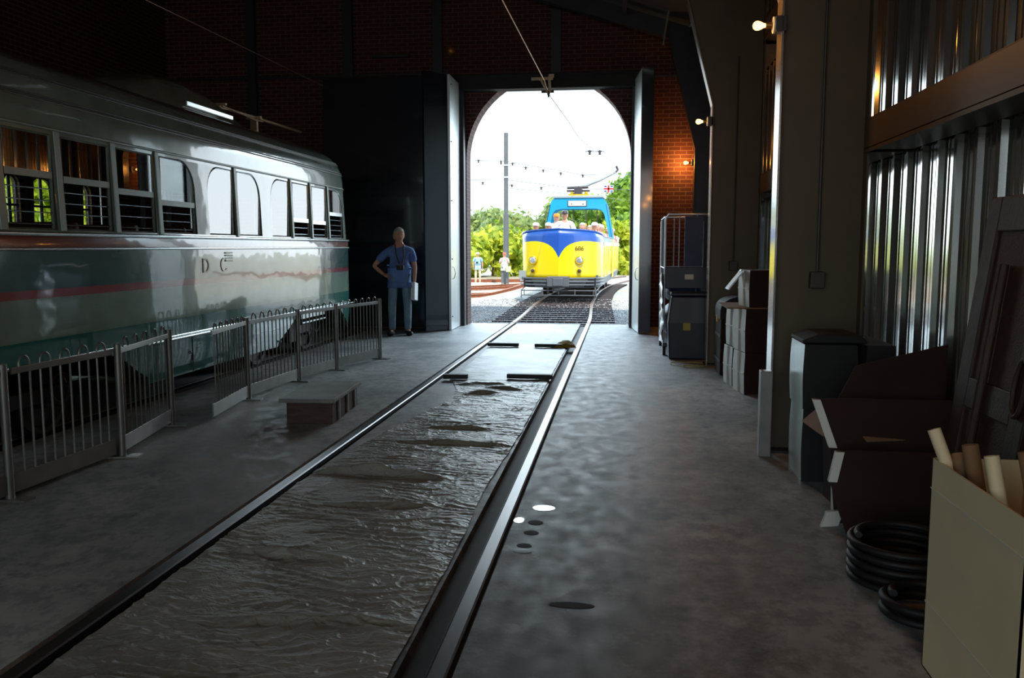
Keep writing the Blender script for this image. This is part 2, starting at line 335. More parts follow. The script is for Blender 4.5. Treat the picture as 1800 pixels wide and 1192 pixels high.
# ------------------------------------------------------------------ mesh helper
class G:
    def __init__(s): s.v = []; s.f = []; s.mi = []; s.m = 0
    def add(s, vs, fs):
        b = len(s.v); s.v += [tuple(v) for v in vs]
        for f in fs: s.f.append(tuple(b + i for i in f)); s.mi.append(s.m)
        return s
    def box(s, x0, x1, y0, y1, z0, z1, R=None):
        vs = [Vector((x, y, z)) for x in (x0, x1) for y in (y0, y1) for z in (z0, z1)]
        if R is not None: vs = [R @ v for v in vs]
        return s.add(vs, [(0, 1, 3, 2), (4, 6, 7, 5), (0, 4, 5, 1), (2, 3, 7, 6), (0, 2, 6, 4), (1, 5, 7, 3)])
    def tube(s, pts, r, n=8, cap=True, closed=False):
        pts = [Vector(p) for p in pts]; N = len(pts)
        rs = r if isinstance(r, (list, tuple)) else [r] * N
        vs = []; prev = None
        for i, p in enumerate(pts):
            if closed: d = pts[(i + 1) % N] - pts[i - 1]
            else: d = pts[min(i + 1, N - 1)] - pts[max(i - 1, 0)]
            if d.length < 1e-9: d = Vector((0, 0, 1))
            d.normalize()
            if prev is None:
                a = Vector((0, 0, 1)) if abs(d.z) < 0.9 else Vector((1, 0, 0))
                u = d.cross(a).normalized()
            else:
                u = (prev - d * prev.dot(d))
                u = u.normalized() if u.length > 1e-6 else d.orthogonal().normalized()
            prev = u; w = d.cross(u)
            for k in range(n):
                t = 2 * pi * k / n
                vs.append(p + (u * cos(t) + w * sin(t)) * rs[i])
        fs = []
        M_ = N if closed else N - 1
        for i in range(M_):
            for k in range(n):
                a = i * n + k; b = i * n + (k + 1) % n; j = ((i + 1) % N) * n
                fs.append((a, b, j + (k + 1) % n, j + k))
        if cap and not closed:
            fs.append(tuple(range(n - 1, -1, -1))); fs.append(tuple((N - 1) * n + k for k in range(n)))
        return s.add(vs, fs)
    def prism(s, poly, axis, a0, a1):
        """poly of 2D pts; axis 'x': (y,z); 'y': (x,z); 'z': (x,y)"""
        n = len(poly)
        def mk(p, a):
            return {'x': (a, p[0], p[1]), 'y': (p[0], a, p[1]), 'z': (p[0], p[1], a)}[axis]
        vs = [mk(p, a0) for p in poly] + [mk(p, a1) for p in poly]
        fs = [tuple(range(n - 1, -1, -1)), tuple(range(n, 2 * n))] + [(i, (i + 1) % n, n + (i + 1) % n, n + i) for i in range(n)]
        return s.add(vs, fs)
    def lathe(s, c, prof, n=20, axis='z'):
        c = Vector(c); vs = []
        for (r, h) in prof:
            for k in range(n):
                t = 2 * pi * k / n
                p = {'z': (r * cos(t), r * sin(t), h), 'x': (h, r * cos(t), r * sin(t)), 'y': (r * cos(t), h, r * sin(t))}[axis]
                vs.append(c + Vector(p))
        fs = []
        for i in range(len(prof) - 1):
            for k in range(n):
                fs.append((i * n + k, i * n + (k + 1) % n, (i + 1) * n + (k + 1) % n, (i + 1) * n + k))
        fs.append(tuple(range(n - 1, -1, -1))); fs.append(tuple((len(prof) - 1) * n + k for k in range(n)))
        return s.add(vs, fs)
    def ball(s, c, rx, ry=None, rz=None, n=14, m=9, disp=0.0, seed=0):
        ry = ry or rx; rz = rz or rx; c = Vector(c); vs = []
        for i in range(1, m):
            a = pi * i / m
            for k in range(n):
                t = 2 * pi * k / n
                p = Vector((sin(a) * cos(t), sin(a) * sin(t), cos(a)))
                d = 1 + disp * noise.noise(p * 2.2 + Vector((seed, seed * 1.7, 0)))
                vs.append(c + Vector((p.x * rx, p.y * ry, p.z * rz)) * d)
        top = len(vs); vs.append(c + Vector((0, 0, rz))); vs.append(c - Vector((0, 0, rz)))
        fs = []
        for i in range(m - 2):
            for k in range(n):
                fs.append((i * n + k, (i + 1) * n + k, (i + 1) * n + (k + 1) % n, i * n + (k + 1) % n))
        for k in range(n):
            fs.append((top, k, (k + 1) % n)); fs.append((top + 1, (m - 2) * n + (k + 1) % n, (m - 2) * n + k))
        return s.add(vs, fs)
    def obj(s, name, mats, parent=None, smooth=None, bevel=0.0, fix=True):
        me = bpy.data.meshes.new(name); me.from_pydata(s.v, [], s.f)
        mats = mats if isinstance(mats, (list, tuple)) else [mats]
        for m in mats: me.materials.append(M[m] if isinstance(m, str) else m)
        if any(s.mi): me.polygons.foreach_set('material_index', s.mi)
        if fix:
            bm = bmesh.new(); bm.from_mesh(me); bmesh.ops.recalc_face_normals(bm, faces=bm.faces); bm.to_mesh(me); bm.free()
        if smooth is not None:
            me.polygons.foreach_set('use_smooth', [True] * len(me.polygons)); me.set_sharp_from_angle(angle=radians(smooth))
        me.update()
        o = bpy.data.objects.new(name, me); COL.objects.link(o)
        if parent is not None: o.parent = parent
        if bevel:
            md = o.modifiers.new('bevel', 'BEVEL'); md.width = bevel; md.segments = 2; md.limit_method = 'ANGLE'
        return o

def tag(o, label, cat, group=None):
    o['label'] = label; o['category'] = cat
    if group: o['group'] = group
    return o
def thing(name, loc, label, cat, group=None, rz=0.0):
    o = bpy.data.objects.new(name, None); COL.objects.link(o); o.empty_display_size = 0.1
    o.location = loc; o.rotation_euler = (0, 0, rz)
    return tag(o, label, cat, group)
def struct(o): o['kind'] = 'structure'; return o
def stuff(o): o['kind'] = 'stuff'; return o
def copy_tree(src, parent=None):
    c = src.copy(); COL.objects.link(c)
    if parent is not None: c.parent = parent
    for ch in [x for x in src.children]: copy_tree(ch, c)
    return c
def baked(o, name=None):
    """replace modifiers by their result"""
    dg = bpy.context.evaluated_depsgraph_get(); dg.update()
    me = bpy.data.meshes.new_from_object(o.evaluated_get(dg), preserve_all_data_layers=True, depsgraph=dg)
    o.modifiers.clear(); o.data = me; return o
def text(name, s, size, m, parent, loc, rot, depth=0.002, align='CENTER'):
    cu = bpy.data.curves.new(name, 'FONT'); cu.body = s; cu.size = size; cu.extrude = depth; cu.align_x = align; cu.align_y = 'CENTER'
    t = bpy.data.objects.new(name, cu); COL.objects.link(t)
    dg = bpy.context.evaluated_depsgraph_get(); dg.update()
    me = bpy.data.meshes.new_from_object(t.evaluated_get(dg)); bpy.data.objects.remove(t)
    o = bpy.data.objects.new(name, me); me.materials.clear(); me.materials.append(M[m]); COL.objects.link(o)
    o.location = loc; o.rotation_euler = rot
    if parent is not None: o.parent = parent
    return o

# ================================================================== THE HALL
def smooth01(t): t = max(0, min(1, t)); return t * t * (3 - 2 * t)
def gz(x, y): return -0.02 - 0.55 * smooth01((y - 20) / 20) * smooth01((-x - 3.4) / 2.2)

RX0, RX1 = -2.13, -0.63                   # running rails of the open track
TX0, TX1 = -6.17, -4.67                   # rails under the green streetcar
g = G()
for a, b in ((-9.2, TX0 - .09), (TX0 + .09, TX1 - .09), (TX1 + .09, RX0 - .075), (RX0 + .085, RX1 - .15), (RX1 + .055, 2.16)):
    g.box(a, b, -6.1, 16.85, -0.25, 0.0)
struct(g.obj('floor', 'floor'))
g = G()
for a, b in ((TX0 - .09, TX0 + .09), (TX1 - .09, TX1 + .09), (RX0 - .075, RX0 + .085), (RX1 - .15, RX1 + .055)):
    g.box(a, b, -6.1, 16.85, -0.25, -0.055)
struct(g.obj('trim_1', 'groove'))

# far wall with arched doorway
AX, AR, AS = -1.405, 1.565, 3.2
arch = [(AX - AR, 0)] + [(AX + AR * cos(pi - pi * k / 28), AS + AR * sin(pi - pi * k / 28)) for k in range(29)] + [(AX + AR, 0)]
poly = [(-9.4, -0.3), (AX - AR, -0.3)] + arch[1:-1] + [(AX + AR, -0.3), (2.16, -0.3), (2.16, 5.12), (-4.0, 7.12), (-9.4, 7.12)]
g = G().prism(poly, 'y', 16.42, 16.85)
struct(g.obj('wall_far', 'brick'))
# brick soldier ring round the arch, outside edge
g = G()
inner = arch; outer = [(AX - AR - .2, 0)] + [(AX + (AR + .2) * cos(pi - pi * k / 28), AS + (AR + .2) * sin(pi - pi * k / 28)) for k in range(29)] + [(AX + AR + .2, 0)]
# right wall : ribbed sheet
prof = []
y = -6.0; P_ = 0.305
while y < 16.42:
    prof += [(y, 0), (y + .02, 0.032), (y + .055, 0.032), (y + .075, 0), (y + .135, 0), (y + .142, .006), (y + .158, .006), (y + .165, 0), (y + .215, 0), (y + .222, .006), (y + .238, .006), (y + .245, 0)]
    y += P_
g = G(); vs = []; fs = []
prof = [(min(a, 16.42), b) for a, b in prof] + [(16.42, 0)]
for (yy, d) in prof: vs += [(2.06 - d, yy, -0.2), (2.06 - d, yy, 5.3)]
for i in range(len(prof) - 1): fs.append((2 * i, 2 * i + 1, 2 * i + 3, 2 * i + 2))
n0 = len(vs); vs += [(2.12, -6, -0.2), (2.12, -6, 5.3), (2.12, 16.42, -0.2), (2.12, 16.42, 5.3)]
fs += [(n0, n0 + 1, n0 + 3, n0 + 2), (0, 1, n0 + 1, n0), (2 * len(prof) - 2, 2 * len(prof) - 1, n0 + 3, n0 + 2)]
g.add(vs, fs); struct(g.obj('wall_right', 'wall_metal'))
# left wall with three arched windows
wins = [(11.66, 11.98), (12.20, 12.86), (13.26, 13.74)]
def window_poly(y0, y1, z0, z1):
    c = (y0 + y1) / 2; h = (y1 - y0) / 2
    return [(y0, z0)] + [(c + h * cos(pi - pi * k / 12), z1 - h * .8 + h * .8 * sin(pi * k / 12)) for k in range(13)] + [(y1, z0)]
g = G().prism([(-6.1, -0.3), (16.42, -0.3), (16.42, 7.2), (-6.1, 7.2)], 'x', -9.12, -9.0)
wl = g.obj('wall_left', 'brick')
for i, (a, b) in enumerate(wins):
    c = G().prism(window_poly(a, b, 1.15, 2.6), 'x', -9.6, -8.8).obj('cutter', 'brick')
    md = wl.modifiers.new('b', 'BOOLEAN'); md.object = c; md.operation = 'DIFFERENCE'; md.solver = 'EXACT'
    baked(wl); bpy.data.objects.remove(c)
    wp = window_poly(a, b, 1.15, 2.6)
    fr = G().tube([(-9.06, p[0], p[1]) for p in wp], .02, 6, closed=True)
    fr.tube([(-9.06, (a + b) / 2, 1.15), (-9.06, (a + b) / 2, 2.58)], .025, 6).tube([(-9.06, a, 2.15), (-9.06, b, 2.15)], .02, 6)
    w = struct(fr.obj('window_%d' % (i + 1), 'dark_steel'))
    pn = G().prism(wp, 'x', -9.063, -9.057).obj('pane', 'clear_glass', w)
struct(wl)
# back wall (behind the camera) with an unseen wide opening added for fill light
poly = [(-9.4, -0.3), (-7.4, -0.3), (-7.4, 4.7), (1.2, 4.7), (1.2, -0.3), (2.16, -0.3), (2.16, 5.12), (-4.0, 7.12), (-9.4, 7.12)]
struct(G().prism(poly, 'y', -6.4, -6.0).obj('wall_near', 'brick'))
# roof
roof = [(2.25, 5.15), (-4.0, 7.2), (-9.6, 7.2), (-9.6, 7.32), (-4.0, 7.32), (2.25, 5.27)]
struct(G().prism(roof, 'y', -6.5, 16.95).obj('ceiling', 'roof_dark'))
# roof purlins and wind posts on the far wall
for i, (px_, pz_) in enumerate([(1.2, 5.33), (0.0, 5.72), (-1.3, 6.15), (-2.6, 6.58)]):
    struct(G().box(px_ - .04, px_ + .04, -6, 16.42, pz_ - .08, pz_ + .09).obj('trim_%d' % (2 + i), 'dark_steel'))

# steel portal frames
def frame(y, inner=1.12, first=False):
    t = thing('steel_column', (inner, y, 0), '', 'column')
    X = lambda x: x - inner
    kx, kz = inner - .50, 5.22
    g = G().prism([(X(inner), 0), (X(inner), 3.28), (X(kx), kz), (X(-3.9), 6.72), (X(-3.9), 7.08), (X(1.72), 5.22), (X(1.72), 0)], 'y', -.006, .006)
    g.obj('web', 'steel_paint', t)
    w = .10
    pth = [(X(inner), 0), (X(inner), 3.28), (X(kx), kz), (X(-3.9), 6.72)]
    for k in range(3):
        (a, b), (c, d) = pth[k], pth[k + 1]
        n = Vector((-(d - b), c - a)).normalized() * .014
        G().prism([(a, b), (c, d), (c + n.x, d + n.y), (a + n.x, b + n.y)], 'y', -w, w).obj('inner_flange' if k < 2 else 'rafter_flange', 'flange', t)
    G().box(X(1.72), X(1.736), -w, w, 0, 5.2).obj('outer_flange', 'steel_paint', t)
    G().box(X(inner) - .04, X(1.76), -w - .03, w + .03, 0, .018).obj('base_plate', 'dark_steel', t)
    return t
f1 = frame(6.52); f1['label'] = 'nearest grey steel column, with bare bright inner edge, behind the stacked cartons'
f1['label'] = 'nearest tall grey steel column beside the big brown cartons, bright edge toward the track'
f2 = frame(11.25); f2['label'] = 'second grey steel column, between the blue cart and the stack of cartons'
f3 = frame(15.95, 1.30); f3['label'] = 'dark steel column in the corner against the far brick wall'
f0 = frame(1.8); f0['label'] = 'steel column nearest the photographer, outside the right edge of the view'
for o_ in (f0, f1, f2, f3): o_['group'] = 'steel portal columns along the ribbed wall'
f3.children[0].data.materials[0] = M['dark_steel']
for t in (f3,):
    for c in t.children: c.data = c.data.copy(); c.data.materials[0] = M['dark_steel']
# corner guard at foot of near column, boxes and conduits on webs
o = G().box(0, .085, -.10, .0, 0, .63).obj('corner_guard', 'fence', bevel=.006); o.location = (1.012, 6.36, 0)
tag(o, 'short pale metal guard post at the foot of the nearest column', 'guard')
for yy, nm in ((6.52, 'nearest'), (11.25, 'second')):
    t = thing('junction_box', (1.42, yy - .05, 1.28), 'small dark junction box on the web of the %s steel column' % nm, 'junction box')
    G().box(-.05, .05, -.035, .043, -.06, .06).obj('box', 'box_metal', t, bevel=.006)
    G().tube([(0, -.0, .06), (0, 0, 2.6)], .010, 8).obj('conduit', 'box_metal', t)
# girts
bays = [(-5.95, 1.7, 'behind the photographer'), (1.9, 6.42, 'nearest bay'), (6.62, 11.15, 'second bay'), (11.35, 15.85, 'far bay')]
for (a, b, nm) in bays[1:]:
    for z, hn in ((2.21, 'lower'), (4.05, 'upper')):
        if hn == 'upper' and nm == 'nearest bay': pass
        g = G().box(1.70, 1.706, a, b, z, z + .20).box(1.70, 2.025, a, b, z - .004, z + .002).box(1.70, 2.025, a, b, z + .198, z + .204).box(1.70, 1.708, a, b, z - .03, z)
        tag(g.obj('wall_girt', 'steel_paint'), '%s horizontal steel channel across the ribbed wall, %s' % (hn, nm), 'beam', None)

# bare bulbs on the columns
def bulb(x, y, z, label, power=26, out=-1):
    t = thing('wall_bulb', (x, y, z), label, 'light')
    t['group'] = 'bare bulbs along the columns'
    G().box(-.02 * 1, .055, -.05, .05, -.055, .055).obj('mounting_box', 'box_metal', t, bevel=.005)
    G().lathe((0, 0, 0), [(.058, -.022), (.058, -.034), (.03, -.04)], 16, 'x').obj('backplate', 'paper', t, smooth=40)
    G().lathe((0, 0, 0), [(.021, -.04), (.023, -.075), (.018, -.085)], 14, 'x').obj('socket', 'socket', t, smooth=40)
    pr = [(.0135, -.085), (.016, -.098), (.027, -.118), (.0325, -.138), (.031, -.155), (.020, -.169), (.004, -.174)]
    G().lathe((0, 0, 0), pr, 18, 'x').obj('bulb', 'bulb', t, smooth=60)
    l = bpy.data.lights.new('bulb_light', 'POINT'); l.energy = power; l.color = (1.0, 0.38, 0.07); l.shadow_soft_size = .034
    lo = bpy.data.objects.new('bulb_light', l); COL.objects.link(lo); lo.parent = t; lo.location = (-.215, 0, 0)
    return t
bulb(1.085, 6.47, 3.09, 'glowing bare bulb high on the nearest steel column', 14)
bulb(1.085, 11.2, 3.09, 'glowing bare bulb on the second steel column', 12)
bulb(1.285, 16.15, 3.05, 'glowing bare bulb in front of the red brick beside the doorway', 34)
bulb(1.085, 1.75, 3.09, 'bare bulb on the column beside the photographer', 14)
bulb(1.085, -2.9, 3.09, 'bare bulb on the column behind the photographer', 14)

# far doorway : guides, folded leaves, lintel
g = G().box(-2.99, -2.80 - .13, 16.25, 16.42, 0, 4.5)
g = G()
g.box(-3.08, -2.985, 16.2, 16.42, 0, 4.62).box(-3.06, -3.045, 16.12, 16.2, 0, 4.5)
struct(g.obj('trim_6', 'dark_steel'))
g = G().box(.165, .26, 16.2, 16.42, 0, 4.62)
struct(g.obj('trim_7', 'dark_steel'))
g = G().box(-3.25, .42, 16.12, 16.42, 4.44, 4.66).box(-3.25, .42, 16.02, 16.42, 4.66, 4.70)
struct(g.obj('trim_8', 'dark'))
# left folding leaf
t = thing('folding_door', (-3.07, 15.7, 0), 'dark metal door leaves folded open on the left of the doorway, man standing in front', 'door')
g = G().box(-.03, .015, -.44, .47, .01, 4.56); g.obj('edge_panel', 'door_edge', t, bevel=.004)
g = G().box(-.045, -.03, -.44, -.40, .01, 4.56); g.obj('edge_seal', 'dark_steel', t)
R = Matrix.Rotation(radians(55), 3, 'Z')
G().box(-.56, 0, -.02, .02, .02, 4.55, R).obj('narrow_leaf', 'door_leaf', t).location = (-.05, -.42, 0)
G().box(-2.35, -.36, -.02, .02, .02, 4.55).obj('wide_leaf', 'door_leaf', t).location = (0, -.44 + .10, 0)
g = G()
for z in (.25, 1.3, 2.35, 3.4, 4.4): g.tube([(.015, -.36, z), (.03, -.36, z)], .012, 8)
g.obj('bolt_heads', 'dark_steel', t)
G().tube([(.03, -.40, 1.16), (.07, -.40, 1.14), (.085, -.40, 1.05), (.07, -.40, .96), (.03, -.40, .94)], .008, 8).obj('handle', 'alum', t, smooth=60)
G().box(-2.35, 0, -.385, -.36, .0, .045).obj('floor_seal', 'wood', t)
# right folding leaf
t = thing('folding_door', (.26, 15.65, 0), 'dark metal door leaf folded open on the right of the doorway beside the lit brick', 'door')
R = Matrix.Rotation(radians(5.5), 3, 'Z')
G().box(-.0, .03, -.58, .55, .01, 4.56, R).obj('edge_panel', 'door_edge', t, bevel=.004)
G().box(.05, .26, -.60, -.56, .02, 4.55).obj('wide_leaf', 'door_leaf', t)
G().tube([(.04, -.50, 1.16), (.00, -.50, 1.14), (-.015, -.50, 1.05), (.0, -.50, .96), (.04, -.50, .94)], .008, 8).obj('handle', 'alum', t, smooth=60)

# wind posts and small things on the far brick wall
for k, xx in enumerate((-7.2, -5.25, -3.5, -1.25)):
    top = 5.1 + .33 * (2.0 - xx) if xx > -4 else 7.05
    g = G().box(-.09, .09, -.10, -.09, 0, 1).box(-.006, .006, -.09, -.01, 0, 1).box(-.09, .09, -.01, 0, 0, 1)
    zb = 0 if xx < -4 else 4.72
    if k == 2: zb = 4.72
    o = g.obj('wind_post', 'dark_steel'); o.location = (xx, 16.41, zb); o.scale = (1, 1, top - zb - .12)
    tag(o, ['dark steel post on the brick wall furthest left, above the streetcar', 'dark steel post on the brick wall just right of the floodlight', 'dark steel post on the brick above the folded left door', 'dark steel post on the brick right above the doorway arch'][k], 'post')
struct(G().box(-9, -3.3, 16.36, 16.42, 4.78, 4.82).box(.35, 1.3, 16.37, 16.42, 4.64, 4.67).obj('trim_9', 'bead'))
t = thing('floodlight', (-5.31, 16.3, 4.40), 'small floodlight with bluish white glare high on the far wall', 'light')
R = Matrix.Rotation(radians(30), 3, 'Z') @ Matrix.Rotation(radians(25), 3, 'X')
G().box(-.09, .09, -.12, -.04, -.10, .10, R).obj('housing', 'bronze', t, bevel=.008)
G().box(-.07, .07, -.126, -.121, -.08, .07, R).obj('lens', 'flood', t)
G().tube([(0, -.02, 0), (0, .10, .1)], .012).obj('bracket', 'dark_steel', t)
t = thing('alarm_bell', (-3.26, 16.38, 5.22), 'small round tan bell on the brick above the left door', 'bell')
G().lathe((0, 0, 0), [(.09, .03), (.09, -.01), (.06, -.045), (.015, -.055)], 20, 'y').obj('gong', 'socket', t, smooth=40)
o = G().box(-.36, .36, -.05, .03, -.03, .03).obj('wall_heater', 'bead', bevel=.01); o.location = (-4.42, 16.37, 5.14)
tag(o, 'thin horizontal metal fixture on the brick above the folded left door', 'fixture')
o = G().tube([(0, 0, 0), (.12, 0, .75)], .025, 10).obj('roof_brace', 'flange', smooth=60); o.location = (.68, 15.7, 5.05)
tag(o, 'pale tubular brace dropping from the roof at the top right of the doorway', 'pipe')
o = G().tube([(-5.35, 15.20, .04), (-3.10, 15.26, .04)], .025, 10).obj('floor_pipe', 'wood', smooth=60)
tag(o, 'thin pipe lying on the floor behind the standing man', 'pipe')

# rails inside
def rail(name, x, y0, y1, label, m='rail', zt=.012):
    t = thing(name, (x, y0, 0), label, 'rail')
    L = y1 - y0
    G().prism([(-.034, zt - .035), (-.036, zt - .006), (-.028, zt), (.028, zt), (.036, zt - .006), (.034, zt - .035)], 'y', 0, L).obj('rail_head', m, t)
    G().prism([(-.009, -.05), (-.009, zt - .03), (.009, zt - .03), (.009, -.05)], 'y', 0, L).prism([(-.065, -.055), (-.065, -.046), (.065, -.046), (.065, -.055)], 'y', 0, L).obj('rail_base', 'rail_dark', t)
    return t
rail('floor_rail', RX0, -5.9, 16.95, 'polished rail set in the floor on the left of the grey tarp')
rail('floor_rail', RX1, -5.9, 16.95, 'polished rail set in the floor on the right of the grey tarp')
rail('floor_rail', TX0, -5.9, 16.3, 'rail in the floor under the far side of the green streetcar')
rail('floor_rail', TX1, -5.9, 16.3, 'rail in the floor under the near side of the green streetcar')

# tarps between the rails
def interp(tab, y):
    for (a, b), (c, d) in zip(tab, tab[1:]):
        if a <= y <= c: return b + (d - b) * (y - a) / (c - a)
    return tab[0][1] if y < tab[0][0] else tab[-1][1]
def tarp(name, y0, y1, left, right, amp, ny, nx, m, label, z0=0.006, folds=()):
    vs = []; fs = []
    for j in range(ny + 1):
        y = y0 + (y1 - y0) * j / ny
        for i in range(nx + 1):
            u = i / nx
            l = interp(left, y) + .012 * noise.noise(Vector((0, y * 4, 1))); r = interp(right, y) + .010 * noise.noise(Vector((3, y * 4, 1)))
            x = l + (r - l) * u
            p = Vector((x * 3.2, y * 11.0, 0)); q_ = Vector((x * 1.1 + 5, y * 2.6 + x * 1.2, 3))
            w = (1 - abs(noise.noise(p + Vector((0, 2.0 * noise.noise(q_), 0)))) * 2.6)
            w = max(0, w) ** 2
            w2 = max(0, 1 - abs(noise.noise(Vector((x * 7 + y * 5, y * 13 - x * 8, 7)))) * 3) ** 2
            mdl = .95 + .5 * noise.noise(q_ * 1.3)
            z = z0 + amp * (max(0, w * mdl) + .35 * w2 * mdl) + amp * .35 * (noise.noise(Vector((x * 3, y * 3, 9))) + .5)
            for (fy, fx, fl, fh, sl) in folds:
                d = (y - fy - sl * (x - fx)) / .035
                e_ = max(0, 1 - ((x - fx) / fl) ** 2)
                z += fh * math.exp(-d * d) * e_
            vs.append((x, y, max(z, .003)))
    for j in range(ny):
        for i in range(nx):
            a = j * (nx + 1) + i; fs.append((a, a + 1, a + nx + 2, a + nx + 1))
    o = G().add(vs, fs).obj(name, m, smooth=180, fix=False)
    tag(o, label, 'tarp'); return o
L1 = [(.6, -2.04), (2.7, -2.04), (5.45, -2.04), (5.75, -2.02), (7.0, -1.86), (8.36, -1.66), (8.9, -1.74), (9.5, -1.90)]
R1 = [(.6, -.80), (4.2, -.80), (4.7, -.82), (5.2, -.83), (6.5, -.80), (7.1, -.79), (9.5, -.80)]
folds = [(5.42, -1.75, .30, .05, .10), (5.40, -1.45, .38, .045, -.16), (6.35, -1.25, .5, .035, -.05), (6.9, -1.3, .35, .03, 0.0), (3.9, -1.6, .35, .03, -.1), (4.75, -1.4, .5, .02, .1), (3.2, -1.3, .5, .02, .12), (2.6, -1.5, .4, .03, -.1), (8.6, -1.4, .2, .04, .3), (8.9, -1.2, .25, .035, -.3), (9.2, -1.5, .3, .03, .2)]
tarp('crumpled_tarp', .6, 9.5, L1, R1, .0075, 900, 130, 'tarp', 'long crumpled grey plastic tarp between the rails in the foreground', folds=folds)
tarp('smooth_tarp', 9.52, 13.15, [(9.52, -1.93), (13.15, -1.96)], [(9.52, -.80), (13.15, -.80)], .006, 130, 60, 'tarp_far', 'smoother pale plastic sheet between the rails nearer the doorway', z0=.008)
def bar(x0, x1, y, label, s=0.0):
    o = G().box(0, x1 - x0, -.045, .045, 0, .05).obj('weight_bar', 'black', bevel=.005)
    o.location = (x0, y, .022); o.rotation_euler = (0, 0, s); tag(o, label, 'bar', 'black bars holding the tarps down'); return o
bar(-1.99, -1.52, 12.74, 'black bar on the left of the far end of the smooth sheet')
bar(-1.27, -.86, 12.70, 'black bar beside the ochre cloth at the far end of the smooth sheet')
bar(-1.28, -.76, 9.62, 'longer black bar lying where the two plastic sheets meet')
bar(-2.0, -1.72, 9.50, 'short dark bar under the left edge where the two plastic sheets meet', .05)
vs = []; fs = []
for j in range(13):
    for i in range(13):
        u, v = i / 12, j / 12
        z = .055 + .06 * max(0, 1 - ((u - .55) ** 2 + (v - .5) ** 2) * 5) + .02 * noise.noise(Vector((u * 5, v * 5, 2)))
        vs.append((-.98 + .34 * u * (1 - .2 * v), 12.62 + .34 * v + .05 * u, max(.022, z - (.05 if u in (0, 1) or v in (0, 1) else 0))))
for j in range(12):
    for i in range(12):
        a = j * 13 + i; fs.append((a, a + 1, a + 14, a + 13))
tag(G().add(vs, fs).obj('folded_cloth', 'yellow_cloth', smooth=50), 'small ochre cloth heaped on the black bar by the right rail', 'cloth')
# paint and oil spots
def spot(x, y, rx, ry, m, label, name='floor_spot'):
    pts = [(rx * cos(2 * pi * k / 22) * (1 + .18 * noise.noise(Vector((cos(2 * pi * k / 22) * 1.3 + x * 9, sin(2 * pi * k / 22) * 1.3, y)))), ry * sin(2 * pi * k / 22)) for k in range(22)]
    o = G().prism(pts, 'z', .0, .0015).obj(name, m); o.location = (x, y, .0005)
    tag(o, label, 'spot')
spot(-.43, 4.84, .065, .055, 'white_paint', 'largest bright wet spot on the floor right of the rail', 'puddle')
spot(-.545, 4.60, .03, .05, 'white_paint', 'small bright wet spot touching the right rail', 'puddle')
spot(-.47, 4.12, .045, .035, 'white_paint', 'fainter wet spot nearest the camera beside the right rail', 'puddle')
spot(-.45, 4.57, .042, .04, 'stain', 'round dark stain just below the largest bright spot', 'oil_spot')
spot(-.455, 4.40, .038, .035, 'stain', 'lower of two round dark stains below the largest bright spot', 'oil_spot')
spot(-.19, 3.50, .10, .03, 'stain', 'elongated dark oil stain in the middle of the right floor', 'oil_spot')
spot(-.47, 4.20, .036, .03, 'stain', 'small dark stain above the fainter wet spot', 'oil_spot')

# overhead trolley wires and hanger
def wire(pts, r, label, name='trolley_wire', m='wire'):
    o = G().tube(pts, r, 6).obj(name, m, smooth=60); tag(o, label, 'wire'); return o
wire([(-1.41, -5.9, 4.30), (-1.41, 2, 4.34), (-1.41, 10.05, 4.37), (-1.40, 15.6, 4.47), (-1.405, 16.3, 4.42)], .0075, 'copper overhead wire running to the bracket over the doorway')
wire([(-5.42, -5.9, 4.3), (-5.42, 9.4, 4.32), (-5.42, 16.35, 4.45)], .006, 'thin overhead wire above the green streetcar')
t = thing('wire_hanger', (-1.40, 16.0, 4.44), 'tan bracket holding the overhead wire at the top of the doorway', 'bracket')
G().box(-.28, .12, -.02, .02, .12, .17).obj('cross_bar', 'bronze', t, bevel=.004)
G().tube([(-.10, 0, .13), (.02, .10, -.10)], .02, 6).tube([(.05, -.02, .18), (.06, .10, -.08)], .028, 6).obj('strut', 'bronze', t)
G().box(.04, .14, -.03, .03, .16, .22).obj('clamp', 'bronze', t, bevel=.004)
G().box(-.10, .13, .08, .14, -.09, -.05).obj('foot_plate', 'insulator', t)
G().tube([(.03, .11, -.08), (.03, .14, -.17)], [.035, .012], 10).obj('insulator', 'insulator', t)

# ================================================================== THE GREEN STREETCAR
PX, HW, PY0, PY1 = -5.42, 1.27, -1.2, 13.08
def plan_ring(hw, y0, y1, r, n=10, bow=0.0):
    r = min(r, hw - .02); pts = []
    for (cx, cy_, a0) in ((hw - r, y1 - r, 0), (-(hw - r), y1 - r, pi / 2), (-(hw - r), y0 + r, pi), (hw - r, y0 + r, 3 * pi / 2)):
        for k in range(n + 1):
            t = a0 + (pi / 2) * k / n
            x = cx + r * cos(t); y_ = cy_ + r * sin(t)
            pts.append((x, y_))
    return pts
levels = [(.30, .02), (.50, .0), (.69, .0), (.84, 0), (1.15, 0), (1.50, 0), (1.60, .0), (1.64, .02), (2.35, .045), (2.50, .05), (2.62, .065), (2.73, .10), (2.83, .17), (2.91, .28), (2.97, .43), (3.01, .62), (3.04, .85), (3.06, 1.10)]
vs = []; fs = []; nr = None
for (z, d) in levels:
    ring = plan_ring(HW - d, PY0 + d * 1.0, PY1 - d * 1.0, .42 + d * .35)
    nr = len(ring)
    vs += [(x, y_, z) for x, y_ in ring]
for i in range(len(levels) - 1):
    for k in range(nr):
        fs.append((i * nr + k, i * nr + (k + 1) % nr, (i + 1) * nr + (k + 1) % nr, (i + 1) * nr + k))
fs.append(tuple((len(levels) - 1) * nr + k for k in range(nr)))
car = thing('streetcar', (PX, 0, 0), 'old green and cream streetcar with many windows parked on the left', 'streetcar')
shell = G().add(vs, fs).obj('body_shell', ['pcc', 'inner'], car)
